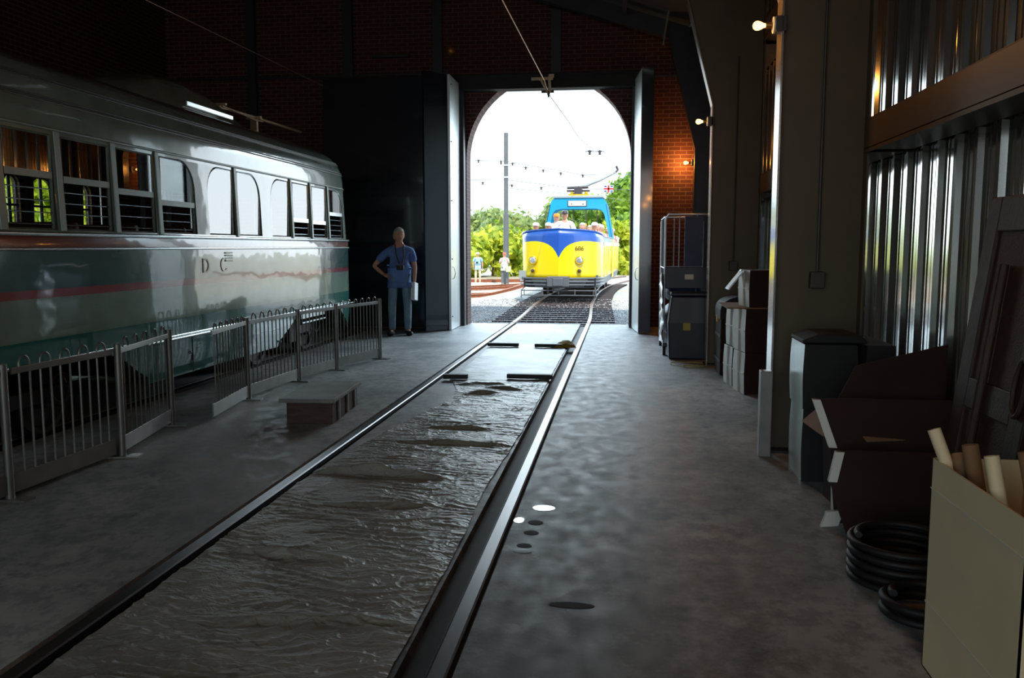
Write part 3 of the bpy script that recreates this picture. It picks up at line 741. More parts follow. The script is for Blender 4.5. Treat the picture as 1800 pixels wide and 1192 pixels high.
md = shell.modifiers.new('s', 'SOLIDIFY'); md.thickness = .05; md.offset = -1; md.material_offset = 1; md.material_offset_rim = 0
baked(shell)
# windows : (y0, y1, rounded near top, rounded far top, open height)
W = []
yy = 5.42
for (a, b) in ((2.02, 2.58), (2.70, 3.26), (3.38, 3.94), (4.06, 4.62), (4.74, 5.30)): W.append((a, b, 0, 0, 2.04))
W += [(5.42, 5.94, 0, 0, 2.02), (6.05, 6.66, 0, 0, 2.00), (6.76, 7.33, 0, 0, 1.96), (7.44, 8.07, 0, 1, 1.90), (8.33, 8.92, 1, 0, 0), (9.02, 9.62, 0, 1, 0),
      (9.92, 10.50, 1, 0, 0), (10.62, 11.19, 0, 0, 1.84), (11.32, 11.87, 0, 0, 1.83), (12.01, 12.58, 0, 1, 1.97)]
W += [(-.6, .1, 0, 0, 0), (.3, .9, 0, 0, 0), (1.02, 1.6, 0, 0, 0)]
WZ0, WZ1 = 1.645, 2.345
def wpoly(y0, y1, ra, rb, z0=WZ0, z1=WZ1, R_=.26):
    p = [(y0, z0)]
    if ra: p += [(y0 + R_ - R_ * cos(pi / 2 * k / 8), z1 - R_ + R_ * sin(pi / 2 * k / 8)) for k in range(9)]
    else: p += [(y0, z1)]
    if rb: p += [(y1 - R_ + R_ * sin(pi / 2 * k / 8), z1 - R_ + R_ * cos(pi / 2 * k / 8)) for k in range(9)]
    else: p += [(y1, z1)]
    return p + [(y1, z0)]
cut = G()
for (a, b, ra, rb, oh) in W: cut.prism(wpoly(a, b, ra, rb), 'x', 1.0, 1.6)
for (a, b, ra, rb, oh) in W: cut.prism([(a, WZ0 + .05), (b, WZ0 + .05), (b, WZ1 - .02), (a, WZ1 - .02)], 'x', -1.6, -1.0)
for s_ in (1, -1):
    # skirt openings round the trucks
    def arch_open(yc, l, r_): return [(yc - l - .12, .1), (yc - l, .36), (yc - l * .72, .52), (yc - l * .48, .665), (yc + r_ * .62, .665), (yc + r_ * .80, .52), (yc + r_, .33), (yc + r_ + .03, .1)]
    cut.prism(arch_open(11.25, 1.25, 1.45), 'x', s_ * 1.0, s_ * 1.6)
    cut.prism(arch_open(5.6, .9, 1.55), 'x', s_ * 1.0, s_ * 1.6) if False else cut.prism([(3.9, .1), (3.95, .4), (4.3, .665), (6.35, .665), (6.62, .60), (6.85, .46), (7.05, .36), (7.12, .1)], 'x', s_ * 1.0, s_ * 1.6)
cut.box(-.9, .9, 12.6, 13.5, 1.75, 2.3).box(-.9, .9, -1.8, -.9, 1.75, 2.3)
cutter = cut.obj('cutter', 'inner', car)
md = shell.modifiers.new('b', 'BOOLEAN'); md.object = cutter; md.operation = 'DIFFERENCE'; md.solver = 'EXACT'; md.use_self = False
baked(shell); bpy.data.objects.remove(cutter)
shell.data.polygons.foreach_set('use_smooth', [True] * len(shell.data.polygons)); shell.data.set_sharp_from_angle(angle=radians(28))
def ring_at(z, off, y_lo=None):
    d = 0
    for (za, da), (zb, db) in zip(levels, levels[1:]):
        if za <= z <= zb: d = da + (db - da) * (z - za) / (zb - za)
    return [(x, y_, z) for x, y_ in plan_ring(HW - d + off, PY0 + d - off, PY1 - d + off, .42 + d * .35)]
G().tube(ring_at(1.505, .006), .014, 6, closed=True).obj('belt_molding', 'alum', car, smooth=60)
G().tube(ring_at(1.615, .010), .016, 6, closed=True).obj('window_sill_molding', 'alum', car, smooth=60)
G().tube(ring_at(.685, .004), .010, 6, closed=True).obj('skirt_seam', 'alum', car, smooth=60)
ls = G()
for p0, p1 in (((HW + .006, 7.0, .66), (HW + .006, 12.95, .66)),): ls.tube([p0, p1], .016, 8)
ls.obj('rub_rail', 'alum', car, smooth=60)
for z in (2.385, 2.585, 2.61, 2.735, 2.76):
    G().tube(ring_at(z, .003), .0075 if z > 2.4 else .012, 6, closed=True).obj('roof_bead', 'bead' if z > 2.4 else 'post_paint', car, smooth=60)
# windows
def win_x(z): return HW - (.02 + .025 * (z - 1.64) / .71)
for (a, b, ra, rb, oh) in W:
    if a < 1.9: continue
    g = G(); x0 = win_x(WZ0) - .030
    fr = wpoly(a + .008, b - .008, ra, rb, WZ0 + .006, WZ1 - .006, .25)
    g.tube([(x0, p, q_) for p, q_ in fr], .012, 6, closed=True)
    if oh: g.box(x0 - .012, x0 + .014, a + .01, b - .01, oh, oh + .05)
    w = g.obj('window', 'post_paint' if a < 8.2 else 'alum', car)
    if oh:
        pn = wpoly(a + .01, b - .01, ra, rb, oh + .03, WZ1 - .01, .24)
        lab = None
    else: pn = fr
    tilt = .0
    G().prism(pn, 'x', x0 - .004, x0 + .002).obj('pane', 'glass', w)
    if oh:
        n = max(2, int(round((oh - WZ0 - .02) / .085)))
        for k in range(n):
            z = WZ0 + .04 + (oh - WZ0 - .03) * k / n
            G().tube([(x0 + .004, a + .02, z), (x0 + .004, b - .02, z)], .0048, 6).obj('guard_bar', 'alum', w)
    # narrow pillar cap between windows
for ya in (5.36, 5.995, 6.71, 7.385, 8.97, 10.56, 11.255, 11.94):
    G().prism([(HW - .02, WZ0 - .01), (HW - .045, WZ1 + .03), (HW - .03, WZ1 + .03), (HW - .005, WZ0 - .01)], 'y', ya - .03, ya + .03).obj('window_post', 'post_paint', car, bevel=.004)
# interior
G().box(-1.18, 1.18, -1, 12.8, .78, .82).obj('cabin_floor', 'inner', car)
G().box(-1.0, 1.0, -1, 12.6, 2.66, 2.70).obj('cabin_ceiling', 'inner', car)
s0 = G().box(-.42, .42, -.22, .22, .82, 1.25).box(-.42, .42, -.26, -.17, 1.2, 1.72).obj('seat', 'seat', car, bevel=.03)
s0.location = (.68, 2.3, 0)
for k in range(1, 22):
    c = s0.copy(); COL.objects.link(c); c.parent = car; c.location = (.68 if k % 2 == 0 else -.68, 2.3 + .86 * (k // 2), 0)
for k in range(6):
    G().tube([(.28, 2.6 + 1.8 * k, .82), (.28, 2.6 + 1.8 * k, 2.66)], .014, 8).obj('grab_pole', 'alum', car)
# underfloor : trucks with wheels
def truck(yc):
    g = G().box(.86, .94, yc - .95, yc + .95, .30, .42).box(.80, .98, yc - .18, yc + .18, .22, .50)
    g.box(-.94, -.86, yc - .95, yc + .95, .30, .42).box(-.9, .9, yc - .15, yc + .15, .28, .45)
    t = g.obj('truck', 'wheel', car, bevel=.01)
    for s_ in (-1, 1):
        for dy in (-.85, .85):
            G().lathe((s_ * .76, yc + dy, .325), [(.05, -.03 * s_), (.31, -.03 * s_), (.335, -.055 * s_), (.335, -.065 * s_), (.31, -.02 * s_), (.305, .055 * s_), (.26, .055 * s_), (.24, .02 * s_), (.10, .02 * s_), (.09, .12 * s_), (.02, .12 * s_)], 30, 'x').obj('wheel', 'wheel', t, smooth=40)
            if s_ == 1:
                G().tube([(.97 + .0, yc + dy + .12 * cos(2 * pi * k / 20), .40 + .12 * sin(2 * pi * k / 20)) for k in range(20)], .017, 8, closed=True).obj('coil_spring', 'wheel', t, smooth=60)
truck(11.2); truck(5.4)
G().box(-1.1, 1.1, 7.3, 9.7, .32, .76).obj('equipment_box', 'wheel', car, bevel=.02)
G().box(.95, 1.2, 10.9, 11.8, .56, .62).box(.97, 1.22, 10.9, 11.8, .50, .52).obj('step_bracket', 'alum', car)
# lettering and louvres on the side
text('lettering', 'D', .21, 'letter', car, (HW + .004, 8.17, 1.325), (pi / 2, 0, pi / 2), .003)
text('lettering', 'C', .21, 'letter', car, (HW + .004, 8.56, 1.325), (pi / 2, 0, pi / 2), .003)
g = G()
for k in range(4): g.box(HW - .002, HW + .010, 8.60, 8.76, 1.365 + k * .028, 1.38 + k * .028)
g.obj('louvre_vent', 'louvre', car)
for y_, z_ in ((7.78, .5), (8.9, .42), (10.0, .36)):
    G().ball((HW + .004, y_, z_), .016).obj('skirt_latch', 'alum', car)
G().box(HW - .003, HW + .004, 7.83, 7.845, .31, .66).obj('skirt_panel_gap', 'dark', car)
# roof shroud and stored trolley pole
rows = [(8.15, 0), (8.45, .14), (8.9, .26), (9.4, .30), (9.9, .28), (10.4, .18), (10.75, .06), (10.85, 0)]
vs = []; fs = []
for (y_, h) in rows:
    w_ = .56 if 0 < h else .48
    for k in range(9):
        t = pi * k / 8; vs.append((w_ * cos(t), y_, 3.00 + (h * 1.35 + .05) * (sin(t) ** .5)))
for i in range(len(rows) - 1):
    for k in range(8): fs.append((i * 9 + k, i * 9 + k + 1, i * 9 + 10 + k, i * 9 + 9 + k))
sh = G().add(vs, fs).obj('roof_shroud', 'pcc', car, smooth=50)
G().box(.545, .575, 9.25, 10.4, 3.10, 3.15).obj('shroud_lip', 'alum', car, bevel=.006)
g = G().tube([(0.06, 10.3, 3.30), (0.04, 11.4, 3.40), (0, 14.2, 3.46)], .022, 8).tube([(0.2, 10.9, 3.36), (.1, 12.2, 3.36), (.02, 12.6, 3.40)], .010, 6)
g.obj('trolley_pole', 'bronze', car, smooth=60)
G().box(-.05, .05, 12.3, 12.36, 3.04, 3.42).box(-.11, .11, 12.3, 12.36, 3.40, 3.44).obj('pole_hook', 'bronze', car)
G().box(-.02, .02, 11.2, 11.24, 3.04, 3.44).box(-.10, .10, 11.2, 11.24, 3.42, 3.45).obj('pole_hook', 'bronze', car)

# ================================================================== BARRIERS
def barrier(p0, p1, label, post0=True, post1=True, n=6, rail_h=.775):
    a = Vector(p0 + (0,)); b = Vector(p1 + (0,)); L = (b - a).length; ang = math.atan2(b.y - a.y, b.x - a.x)
    t = thing('barrier_panel', (a.x, a.y, 0), label, 'barrier', 'silver bow topped barrier panels beside the streetcar', ang)
    if post0: G().tube([(0, 0, 0), (0, 0, .825)], .026, 12).obj('post', 'fence', t, smooth=50)
    if post1: G().tube([(L, 0, 0), (L, 0, .825)], .026, 12).obj('post', 'fence', t, smooth=50)
    for c_, on in ((0, post0), (L, post1)):
        if on: G().box(c_ - .05, c_ + .05, -.13, .13, 0, .012).obj('foot_plate', 'fence', t)
    G().box(.03, L - .03, -.009, .009, rail_h - .02, rail_h + .02).obj('top_rail', 'fence', t, bevel=.003)
    G().box(.03 if post0 else 0, L - .03, -.006, .006, .035, .15).obj('kick_plate', 'fence', t, bevel=.002)
    st = (L - .10) / n
    hoop = None
    for k in range(n):
        c_ = .05 + st * (k + .5); h = st * .25
        if hoop is None:
            pts = [(-h, 0, .14), (-h, 0, .80)] + [(-h * cos(pi * j / 8), 0, .80 + h * 1.25 * sin(pi * j / 8)) for j in range(1, 8)] + [(h, 0, .80), (h, 0, .14)]
            hoop = G().tube(pts, .0075, 6).obj('hoop_bar', 'fence', t, smooth=60); o = hoop
        else:
            o = hoop.copy(); COL.objects.link(o); o.parent = t
        o.location = (c_, 0, 0)
    return t
barrier((-3.66, 3.35), (-3.64, 4.60), 'barrier panel cut by the left edge, nearest the camera', n=6)
barrier((-3.64, 4.635), (-3.585, 5.64), 'second barrier panel from the left, in front of the near wheel opening', post0=False, post1=False, n=5)
barrier((-3.58, 5.68), (-3.79, 6.76), 'barrier panel between two bright posts, just left of the open gap', n=5)
barrier((-3.53, 6.98), (-3.67, 8.01), 'barrier panel with no near post, just right of the open gap', post0=False)
barrier((-3.67, 8.03), (-3.61, 9.21), 'barrier panel directly behind the wooden step box', post0=False)
barrier((-3.61, 9.23), (-3.48, 10.14), 'barrier panel in front of the far streetcar wheels', post0=False, n=5)
barrier((-3.48, 10.16), (-3.24, 11.22), 'last barrier panel, ending nearest the standing man', post0=False, n=6)

# wooden step box
t = thing('step_box', (-2.64, 7.42, 0), 'low dark wooden step box with worn plywood top on the floor', 'step box', None, radians(4))
G().box(-.24, .16, -.45, .46, 0, .19).obj('box_body', 'wood', t, bevel=.006)
G().box(-.29, .19, -.50, .49, .19, .225).obj('top_board', 'wood_top', t, bevel=.004)
for y_ in (-.25, .05, .33):
    G().box(.161, .175, y_ - .02, y_ + .03, .01, .19).obj('batten', 'wood_top', t)

# ================================================================== STORED THINGS ALONG THE RIGHT WALL
def carton(x0, x1, y0, y1, z0, z1, label, m='card', group=None, rz=0.0, side=None, seam=True, bevel=.008):
    cx, cy_ = (x0 + x1) / 2, (y0 + y1) / 2
    t = thing('cardboard_box', (cx, cy_, z0), label, 'box', group, rz)
    hx, hy, h = (x1 - x0) / 2, (y1 - y0) / 2, z1 - z0
    vs = []; nx = 9
    # body with slightly bulging sides
    g = G()
    for j in range(nx + 1):
        for i, (sx_, sy_) in enumerate(((-1, -1), (1, -1), (1, 1), (-1, 1))):
            k = j / nx; b = .012 * sin(pi * k) + .004 * noise.noise(Vector((x0 * 7, k * 3, i)))
            vs.append((sx_ * (hx + b * .6 - .006), sy_ * (hy + b * .4), h * k))
    fs = [(0, 3, 2, 1), (nx * 4, nx * 4 + 1, nx * 4 + 2, nx * 4 + 3)]
    for j in range(nx):
        for i in range(4): fs.append((j * 4 + i, j * 4 + (i + 1) % 4, j * 4 + 4 + (i + 1) % 4, j * 4 + 4 + i))
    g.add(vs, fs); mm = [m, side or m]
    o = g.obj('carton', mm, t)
    if side:  # track-facing side painted pale for the door light falling on it
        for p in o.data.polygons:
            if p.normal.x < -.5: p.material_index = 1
    if seam:
        G().box(-hx - .012, -hx + .003, -.012, .012, .005, h - .005).box(-hx - .010, -hx + .004, -hy + .01, hy - .01, h * .5 - .008, h * .5 + .008).obj('tape_strip', 'tape' if not side else side, t)
    return t
gp = 'cartons with lit sides painted pale, stacked between the two nearest columns'
carton(1.19, 1.66, 9.53, 9.86, 0, .43, 'carton with lit side painted pale, bottom of the stack on the doorway side', 'card_dark', gp, rz=radians(9), side='card_pale')
carton(1.24, 1.68, 8.98, 9.38, 0, .43, 'carton with lit side painted pale, bottom of the stack on the camera side', 'card_dark', gp, rz=radians(9), side='card_pale')
carton(1.21, 1.67, 9.47, 9.84, .435, .88, 'carton with lit side painted pale, middle of the stack on the doorway side', 'card_dark', gp, rz=radians(9), side='card_pale')
carton(1.24, 1.68, 9.0, 9.42, .435, .88, 'carton with lit side painted pale, middle of the stack on the camera side', 'card_dark', gp, rz=radians(9), side='card_pale')
carton(1.28, 1.68, 9.05, 9.42, .90, 1.28, 'narrow carton with lit side painted pale on top of the stack', 'card_dark', gp, rz=radians(9), side='card_pale')
o = G().prism([(-.10, 0), (.42, 0), (.42, .014), (-.10, .014)], 'y', -.42, .42).obj('thin_board', 'card', None); o.location = (1.20, 9.46, .882)
tag(o, 'thin board sticking out from the carton stack at mid height', 'board')
t = thing('clipboard_papers', (1.19, 9.24, 1.17), 'white sheets of paper on a board tilted off the top carton', 'papers')
R = Matrix.Rotation(radians(-52), 3, 'Y')
G().box(-.12, .12, -.14, .14, -.004, .004, R).obj('board', 'tube_white', t)
G().box(-.115, .115, -.13, .13, .005, .010, R).obj('sheets', 'paper', t)
G().box(.10, .13, -.05, .05, .004, .02, R).obj('clip', 'alum', t)
# round topped trunk behind second column
t = thing('storage_trunk', (1.45, 10.55, 0), 'dark brown trunk with rounded lid tucked behind the second column', 'trunk')
G().box(-.27, .25, -.28, .28, 0, .66).obj('trunk_body', 'card_dark', t, bevel=.02)
G().prism([(-.28, .66), (-.28, .78)] + [(-.02 - .26 * cos(pi * k / 10), .78 + .16 * sin(pi * k / 10)) for k in range(11)] + [(.26, .78), (.26, .66)], 'y', -.285, .285).obj('lid', 'dark', t, bevel=.01)
for z in (.15, .45): G().box(-.275, -.268, -.285, .285, z, z + .03).obj('strap', 'dark', t)
G().box(-.29, -.27, -.04, .04, .62, .70).obj('latch', 'socket', t)

# blue rolling cage with contents
t = thing('rolling_cage', (.92, 12.75, 0), 'tall rolling cage of pale tubes with a blue sheet, beside the lit brick', 'cart')
G().box(-.32, .32, -.62, .62, .12, .17).obj('deck', 'navy', t, bevel=.01)
for (x_, y_) in ((-.30, -.58), (.30, -.58), (-.30, .58), (.30, .58)):
    G().lathe((x_, y_, .06), [(.02, -.02), (.06, -.02), (.06, .02), (.02, .02)], 14, 'x').obj('caster', 'black', t)
for y_ in (-.60, .60):
    pts = [(-.31, y_, .15), (-.31, y_, 1.90), (-.27, y_, 1.97), (.27, y_, 1.97), (.31, y_, 1.90), (.31, y_, .15)]
    G().tube(pts, .014, 8).tube([(-.31, y_, 1.22), (.31, y_, 1.22)], .010, 6).tube([(-.12, y_, 1.22), (-.12, y_, 1.95)], .008, 6).tube([(.12, y_, .9), (.12, y_, 1.95)], .008, 6).obj('end_frame', 'tube_white', t, smooth=60)
G().tube([(-.31, -.60, 1.22), (-.31, .60, 1.22)], .010, 6).tube([(-.31, -.60, 1.93), (-.31, .60, 1.93)], .012, 6).tube([(-.31, -.2, .9), (-.31, -.2, 1.93)], .008, 6).tube([(-.31, .2, .9), (-.31, .2, 1.93)], .008, 6).obj('side_frame', 'tube_white', t, smooth=60)
G().box(-.05, .20, -.64, -.62, 1.25, 1.94).obj('blue_sheet', 'navy_cloth', t)
# load : wrapped bundles
def bundle(loc, r, label, m='navy_cloth', seed=0, name='wrapped_bundle', lab=None):
    g = G().ball((0, 0, 0), r[0], r[1], r[2], 26, 16, disp=.22, seed=seed)
    # square it off
    g.v = [(math.copysign(min(abs(x) ** .6 * r[0] ** .4, r[0]), x), math.copysign(min(abs(y_) ** .6 * r[1] ** .4, r[1]), y_), math.copysign(min(abs(z) ** .6 * r[2] ** .4, r[2]), z)) for x, y_, z in g.v]
    o = g.obj(name, m, smooth=70); o.location = loc; tag(o, label, 'bundle'); return o
bundle((.92, 12.9, .44), (.30, .50, .262), 'lowest dark navy bundle in the rolling cage', seed=1)
bundle((.94, 12.9, .93), (.29, .50, .225), 'upper dark navy bundle in the rolling cage', seed=4)
o = G().box(-.33, .30, -.0, .02, 0, .30).obj('navy_crate_panel', 'navy', bevel=.01); o.location = (.94, 12.08, .94)
tag(o, 'navy panel with a pale label across the front of the rolling cage', 'panel')
G().box(-.06, .06, -.006, 0, .13, .2).obj('label', 'card_pale', o)
t = thing('navy_bin', (.94, 11.86, 0), 'large dark navy bin with a small yellow label, in front of the rolling cage', 'bin')
vs = [(-.28, -.19, 0), (.25, -.19, 0), (.25, .19, 0), (-.28, .19, 0), (-.30, -.2, .5), (.27, -.2, .5), (.27, .2, .5), (-.30, .2, .5), (-.26, -.17, .86), (.23, -.17, .86), (.23, .17, .86), (-.26, .17, .86)]
G().add(vs, [(3, 2, 1, 0), (8, 9, 10, 11)] + [(i + k, i + (k + 1) % 4, i + 4 + (k + 1) % 4, i + 4 + k) for i in (0, 4) for k in range(4)]).obj('bin_body', 'navy', t, bevel=.02)
G().box(-.27, .25, -.20, .18, .86, .91).obj('bin_lid', 'navy', t, bevel=.015)
G().box(-.10, .0, -.212, -.2, .40, .50).obj('yellow_label', 'yellow_label', t)
t.children[1].location = (0, 0, 0)
t2 = thing('plastic_wrap', (.60, 12.3, .2), 'crumpled clear plastic hanging down the track side of the rolling cage', 'plastic')
vs = []; fs = []
for j in range(25):
    for i in range(9):
        z = .95 * j / 24; y_ = -.32 + .5 * i / 8
        vs.append((-.03 + .045 * noise.noise(Vector((y_ * 6, z * 6, 0))) + .03 * noise.noise(Vector((y_ * 14, z * 12, 5))), y_, z))
for j in range(24):
    for i in range(8):
        a = j * 9 + i; fs.append((a, a + 1, a + 10, a + 9))
G().add(vs, fs).obj('wrap_sheet', 'tube_white', t2, smooth=60, fix=False)
# cable loop
pts = [(.86 + .20 * cos(a) * (1 + .1 * sin(3 * a)), 11.10 + .22 * sin(a), .010 + .008 * abs(sin(a * 2))) for a in [2 * pi * k / 40 for k in range(40)]]
g = G().tube(pts, .007, 6, closed=True).tube([(.92 + .13 * cos(a), 10.92 + .09 * sin(a), .016) for a in [2 * pi * k / 30 for k in range(30)]], .007, 6, closed=True).tube([(1.05, 10.95, .01), (1.10, 11.0, .02), (1.09, 11.10, .06)], .007, 6)
tag(g.obj('cable_loop', 'cable', smooth=60), 'pale cable looped on the floor at the foot of the second column', 'cable')

# near stack of dark boxes, door light on one side painted pale
gq = 'two dark cartons with shiny lit sides painted pale'
carton(1.175, 1.50, 5.62, 6.02, 0, .478, 'dark carton with shiny lit side painted pale, bottom one beside the nearest column', 'dark', gq, side='card_lit', seam=False)
carton(1.165, 1.50, 5.60, 6.02, .482, .90, 'dark carton with shiny lit side painted pale, top one beside the nearest column', 'dark', gq, side='card_lit', seam=False)
o = G().prism([(-.2, 0), (.2, 0), (.2, .02), (.15, .06), (-.1, .06), (-.2, .02)], 'y', -.2, .2).obj('black_bag', 'dark', bevel=.01); o.location = (1.36, 5.82, .905)
tag(o, 'flat black bag lying on the dark cartons', 'bag')
carton(1.52, 1.70, 5.5, 6.05, 0, .91, 'tall dark carton standing behind the flat black bag', 'dark', None, seam=False)

# big open brown cartons
def open_carton(loc, w, d, h, rz, tilt, label, m='card_dark', rim='card'):
    t = thing('open_carton', loc, label, 'box', None, rz)
    R = Matrix.Rotation(tilt, 3, 'Y')
    g = G(); th = .006
    g.box(-w / 2, w / 2, -d / 2, -d / 2 + th, 0, h, R).box(-w / 2, w / 2, d / 2 - th, d / 2, 0, h, R).box(-w / 2, -w / 2 + th, -d / 2, d / 2, 0, h, R).box(w / 2 - th, w / 2, -d / 2, d / 2, 0, h, R).box(-w / 2, w / 2, -d / 2, d / 2, 0, th, R)
    g.obj('carton', m, t)
    # flaps
    for (hx, hy, ln, wd, a, ax) in ((-w / 2, 0, .16, d * .96, radians(-35), 'L'), (0, -d / 2, .17, w * .96, radians(28), 'F')):
        if ax == 'L':
            p = [Vector((hx, -wd / 2, h)), Vector((hx, wd / 2, h)), Vector((hx - ln * cos(a), wd / 2 - .03, h + ln * sin(a))), Vector((hx - ln * cos(a), -wd / 2 + .03, h + ln * sin(a)))]
        else:
            p = [Vector((-wd / 2, hy, h)), Vector((wd / 2, hy, h)), Vector((wd / 2 - .03, hy - ln * cos(a), h - ln * sin(a))), Vector((-wd / 2 + .03, hy - ln * cos(a), h - ln * sin(a)))]
        p = [R @ q_ for q_ in p]
        n = (p[1] - p[0]).cross(p[2] - p[0]).normalized() * .005
        G().add(p + [q_ + n for q_ in p], [(0, 1, 2, 3), (4, 7, 6, 5), (0, 4, 5, 1), (1, 5, 6, 2), (2, 6, 7, 3), (3, 7, 4, 0)]).obj('flap', rim, t)
    return t
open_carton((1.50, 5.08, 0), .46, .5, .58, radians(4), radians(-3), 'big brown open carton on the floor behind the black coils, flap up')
# flattened sheets leaning on the wall, stepped left edges
def sheet(poly, y, rot, label, th=.012, m='card_dark', loc_x=0):
    t = thing('flattened_carton', (1.0, y, 0), label, 'box', 'flattened brown cartons leaning by the wall')
    R = Matrix.Rotation(radians(rot), 3, 'Z')
    g = G().prism([(a - 1.0, b) for a, b in poly], 'y', -th / 2, th / 2)
    g.v = [tuple(R @ Vector(v)) for v in g.v]
    g.obj('folded_sheet', m, t)
    edge = G(); e_ = sorted(poly, key=lambda p: p[0])[:2]
    e_ = sorted(e_, key=lambda p: p[1])
    a, b = e_
    edge.prism([(a[0] - 1.0 - .008, a[1]), (a[0] - 1.0 + .035, a[1]), (b[0] - 1.0 + .035, b[1]), (b[0] - 1.0 - .008, b[1])], 'y', -.02, .02)
    edge.v = [tuple(R @ Vector(v)) for v in edge.v]
    edge.obj('edge_flap', 'card_pale', t)
    return t
sheet([(1.22, 0.0), (1.20, .62), (1.31, .86), (1.78, .99), (1.78, 0.0)], 4.95, -4, 'rearmost flattened brown carton, its top edge rising toward the wall')
sheet([(1.14, .44), (1.045, .70), (1.18, .71), (1.74, .72), (1.74, .02), (1.18, .02), (1.16, .2)], 4.74, -6, 'middle flattened brown carton with a pale torn left edge')
sheet([(1.15, .14), (1.10, .30), (1.13, .46), (1.20, .47), (1.76, .48), (1.76, .0), (1.20, .0)], 4.55, -5, 'front flattened brown carton, lowest of the three')
o = G().prism([(0, 0), (.09, .01), (.12, .10), (.03, .085)], 'y', -.01, .02).obj('cardboard_scrap', 'card_pale'); o.location = (1.10, 4.70, .001)
tag(o, 'small pale cardboard scrap on the floor under the flattened cartons', 'cardboard')

# coils near the floor
def coil(loc, R0, r, turns, label, m='black'):
    pts = []
    N = int(36 * turns)
    for k in range(N + 1):
        a = 2 * pi * k / 36; tt = k / 36
        rr = R0 - r * 2.05 * (int(tt) % 2) * .9
        pts.append((rr * cos(a), rr * sin(a), r + r * 1.6 * tt * .8))
    o = G().tube(pts, r, 8).obj('hose_coil', m, smooth=60); o.location = loc; tag(o, label, 'hose', 'black hose coils on the floor'); return o
coil((1.30, 3.95, .0), .235, .016, 9.5, 'tall coil of thick black hose on the floor behind the white carton')
coil((1.27, 3.56, .0), .17, .018, 3.5, 'flatter black hose coil at the foot of the white carton')

# white carton with rolled papers
t = thing('white_carton', (1.26, 2.78, 0), 'tall open white carton of paper rolls in the bottom right corner', 'box')
g = G(); x0, x1, y0, y1, h, th = -.15, .16, -.36, .36, .775, .006
g.box(x0, x0 + th, y0, y1, 0, h).box(x1 - th, x1, y0, y1, 0, h).box(x0, x1, y0, y0 + th, 0, h).box(x0, x1, y1 - th, y1, 0, h).box(x0, x1, y0, y1, 0, th)
g.obj('carton', 'card_white', t)
for zc in (.247, .666): G().box(x0 - .0025, x0, y0, y1, zc - .002, zc + .002).obj('crease', 'card_pale', t)
rolls = [((1.385, 2.90), (1.095, 3.10), .885, .022, 'card_white', 'white paper roll leaning out over the back corner of the white carton'),
         ((1.20, 2.70), (1.165, 3.06), .81, .022, 'card', 'brown paper roll leaning low in the back of the white carton'),
         ((1.30, 2.86), (1.17, 2.98), .86, .026, 'card', 'brown paper roll leaning in the middle of the white carton'),
         ((1.27, 2.58), (1.14, 2.74), .88, .022, 'card_white', 'white paper roll near the right end of the white carton'),
         ((1.36, 2.56), (1.23, 2.72), .90, .024, 'card', 'brown paper roll rightmost in the white carton')]
for (a, b, top, r, m, lab) in rolls:
    o = G().lathe((0, 0, 0), [(r, 0), (r, 1.0), (r - .008, 1.0), (r - .009, .9)], 18, 'z').obj('paper_roll', m, smooth=50)
    d = Vector((b[0] - a[0], b[1] - a[1], top - .02)); o.location = (a[0], a[1], .02); o.rotation_euler = d.to_track_quat('Z', 'Y').to_euler(); o.scale = (1, 1, d.length)
    tag(o, lab, 'paper roll', 'paper rolls in the white carton')
# old wooden doors leaning on the ribbed wall
def old_door(y0, y1, h, x, label, n=0):
    t = thing('old_wooden_door', (x, y0, 0), label, 'door', 'old wooden doors leaning on the ribbed wall')
    R = Matrix.Rotation(radians(7), 3, 'Y'); w = y1 - y0
    g = G().box(-.02, .02, 0, .13, 0, h, R).box(-.02, .02, w - .13, w, 0, h, R).box(-.02, .02, .13, w - .13, h - .16, h, R).box(-.02, .02, .13, w - .13, 0, .2, R).box(-.02, .02, .13, w - .13, .78, .92, R)
    g.obj('frame', 'old_wood', t, bevel=.006)
    G().box(-.006, .008, .12, w - .12, .18, .8, R).box(-.006, .008, .12, w - .12, .9, h - .14, R).obj('panel', 'wood', t)
    ring = [R @ Vector((-.03, .065 + .05 * cos(2 * pi * k / 24), .95 + .12 * sin(2 * pi * k / 24))) for k in range(24)]
    G().tube(ring, .011, 8, closed=True).obj('ring_pull', 'old_wood', t, smooth=60)
    g = G().tube([R @ Vector((-.03, w / 2 + .06, .5)), R @ Vector((-.03, w / 2 + .06, 1.45))], .022, 8); g.obj('batten', 'old_wood', t, smooth=60)
    return t
old_door(3.60, 4.32, 1.76, 1.53, 'dark old wooden door with an oval ring, leaning on the ribbed wall')
old_door(3.0, 3.55, 1.62, 1.58, 'second dark wooden door at the right edge, behind the paper rolls')

# ================================================================== PEOPLE
def skinned(name, nodes, edges, m, parent=None, sub=2, root=None):
    """one continuous surface grown over a jointed skeleton"""
    keys = list(nodes); me = bpy.data.meshes.new(name)
    me.from_pydata([nodes[k][0] for k in keys], [(keys.index(a), keys.index(b)) for a, b in edges], [])
    o = bpy.data.objects.new(name, me); COL.objects.link(o)
    md = o.modifiers.new('skin', 'SKIN'); md.use_smooth_shade = True; md.branch_smoothing = .6
    for i, k in enumerate(keys):
        r = nodes[k][1]; r = r if isinstance(r, tuple) else (r, r)
        o.data.skin_vertices[0].data[i].radius = r
        o.data.skin_vertices[0].data[i].use_root = (k == (root or keys[0]))
    s = o.modifiers.new('sub', 'SUBSURF'); s.levels = sub; s.render_levels = sub
    baked(o); o.data.materials.clear(); o.data.materials.append(M[m])
    o.data.polygons.foreach_set('use_smooth', [True] * len(o.data.polygons))
    if parent is not None: o.parent = parent
    return o
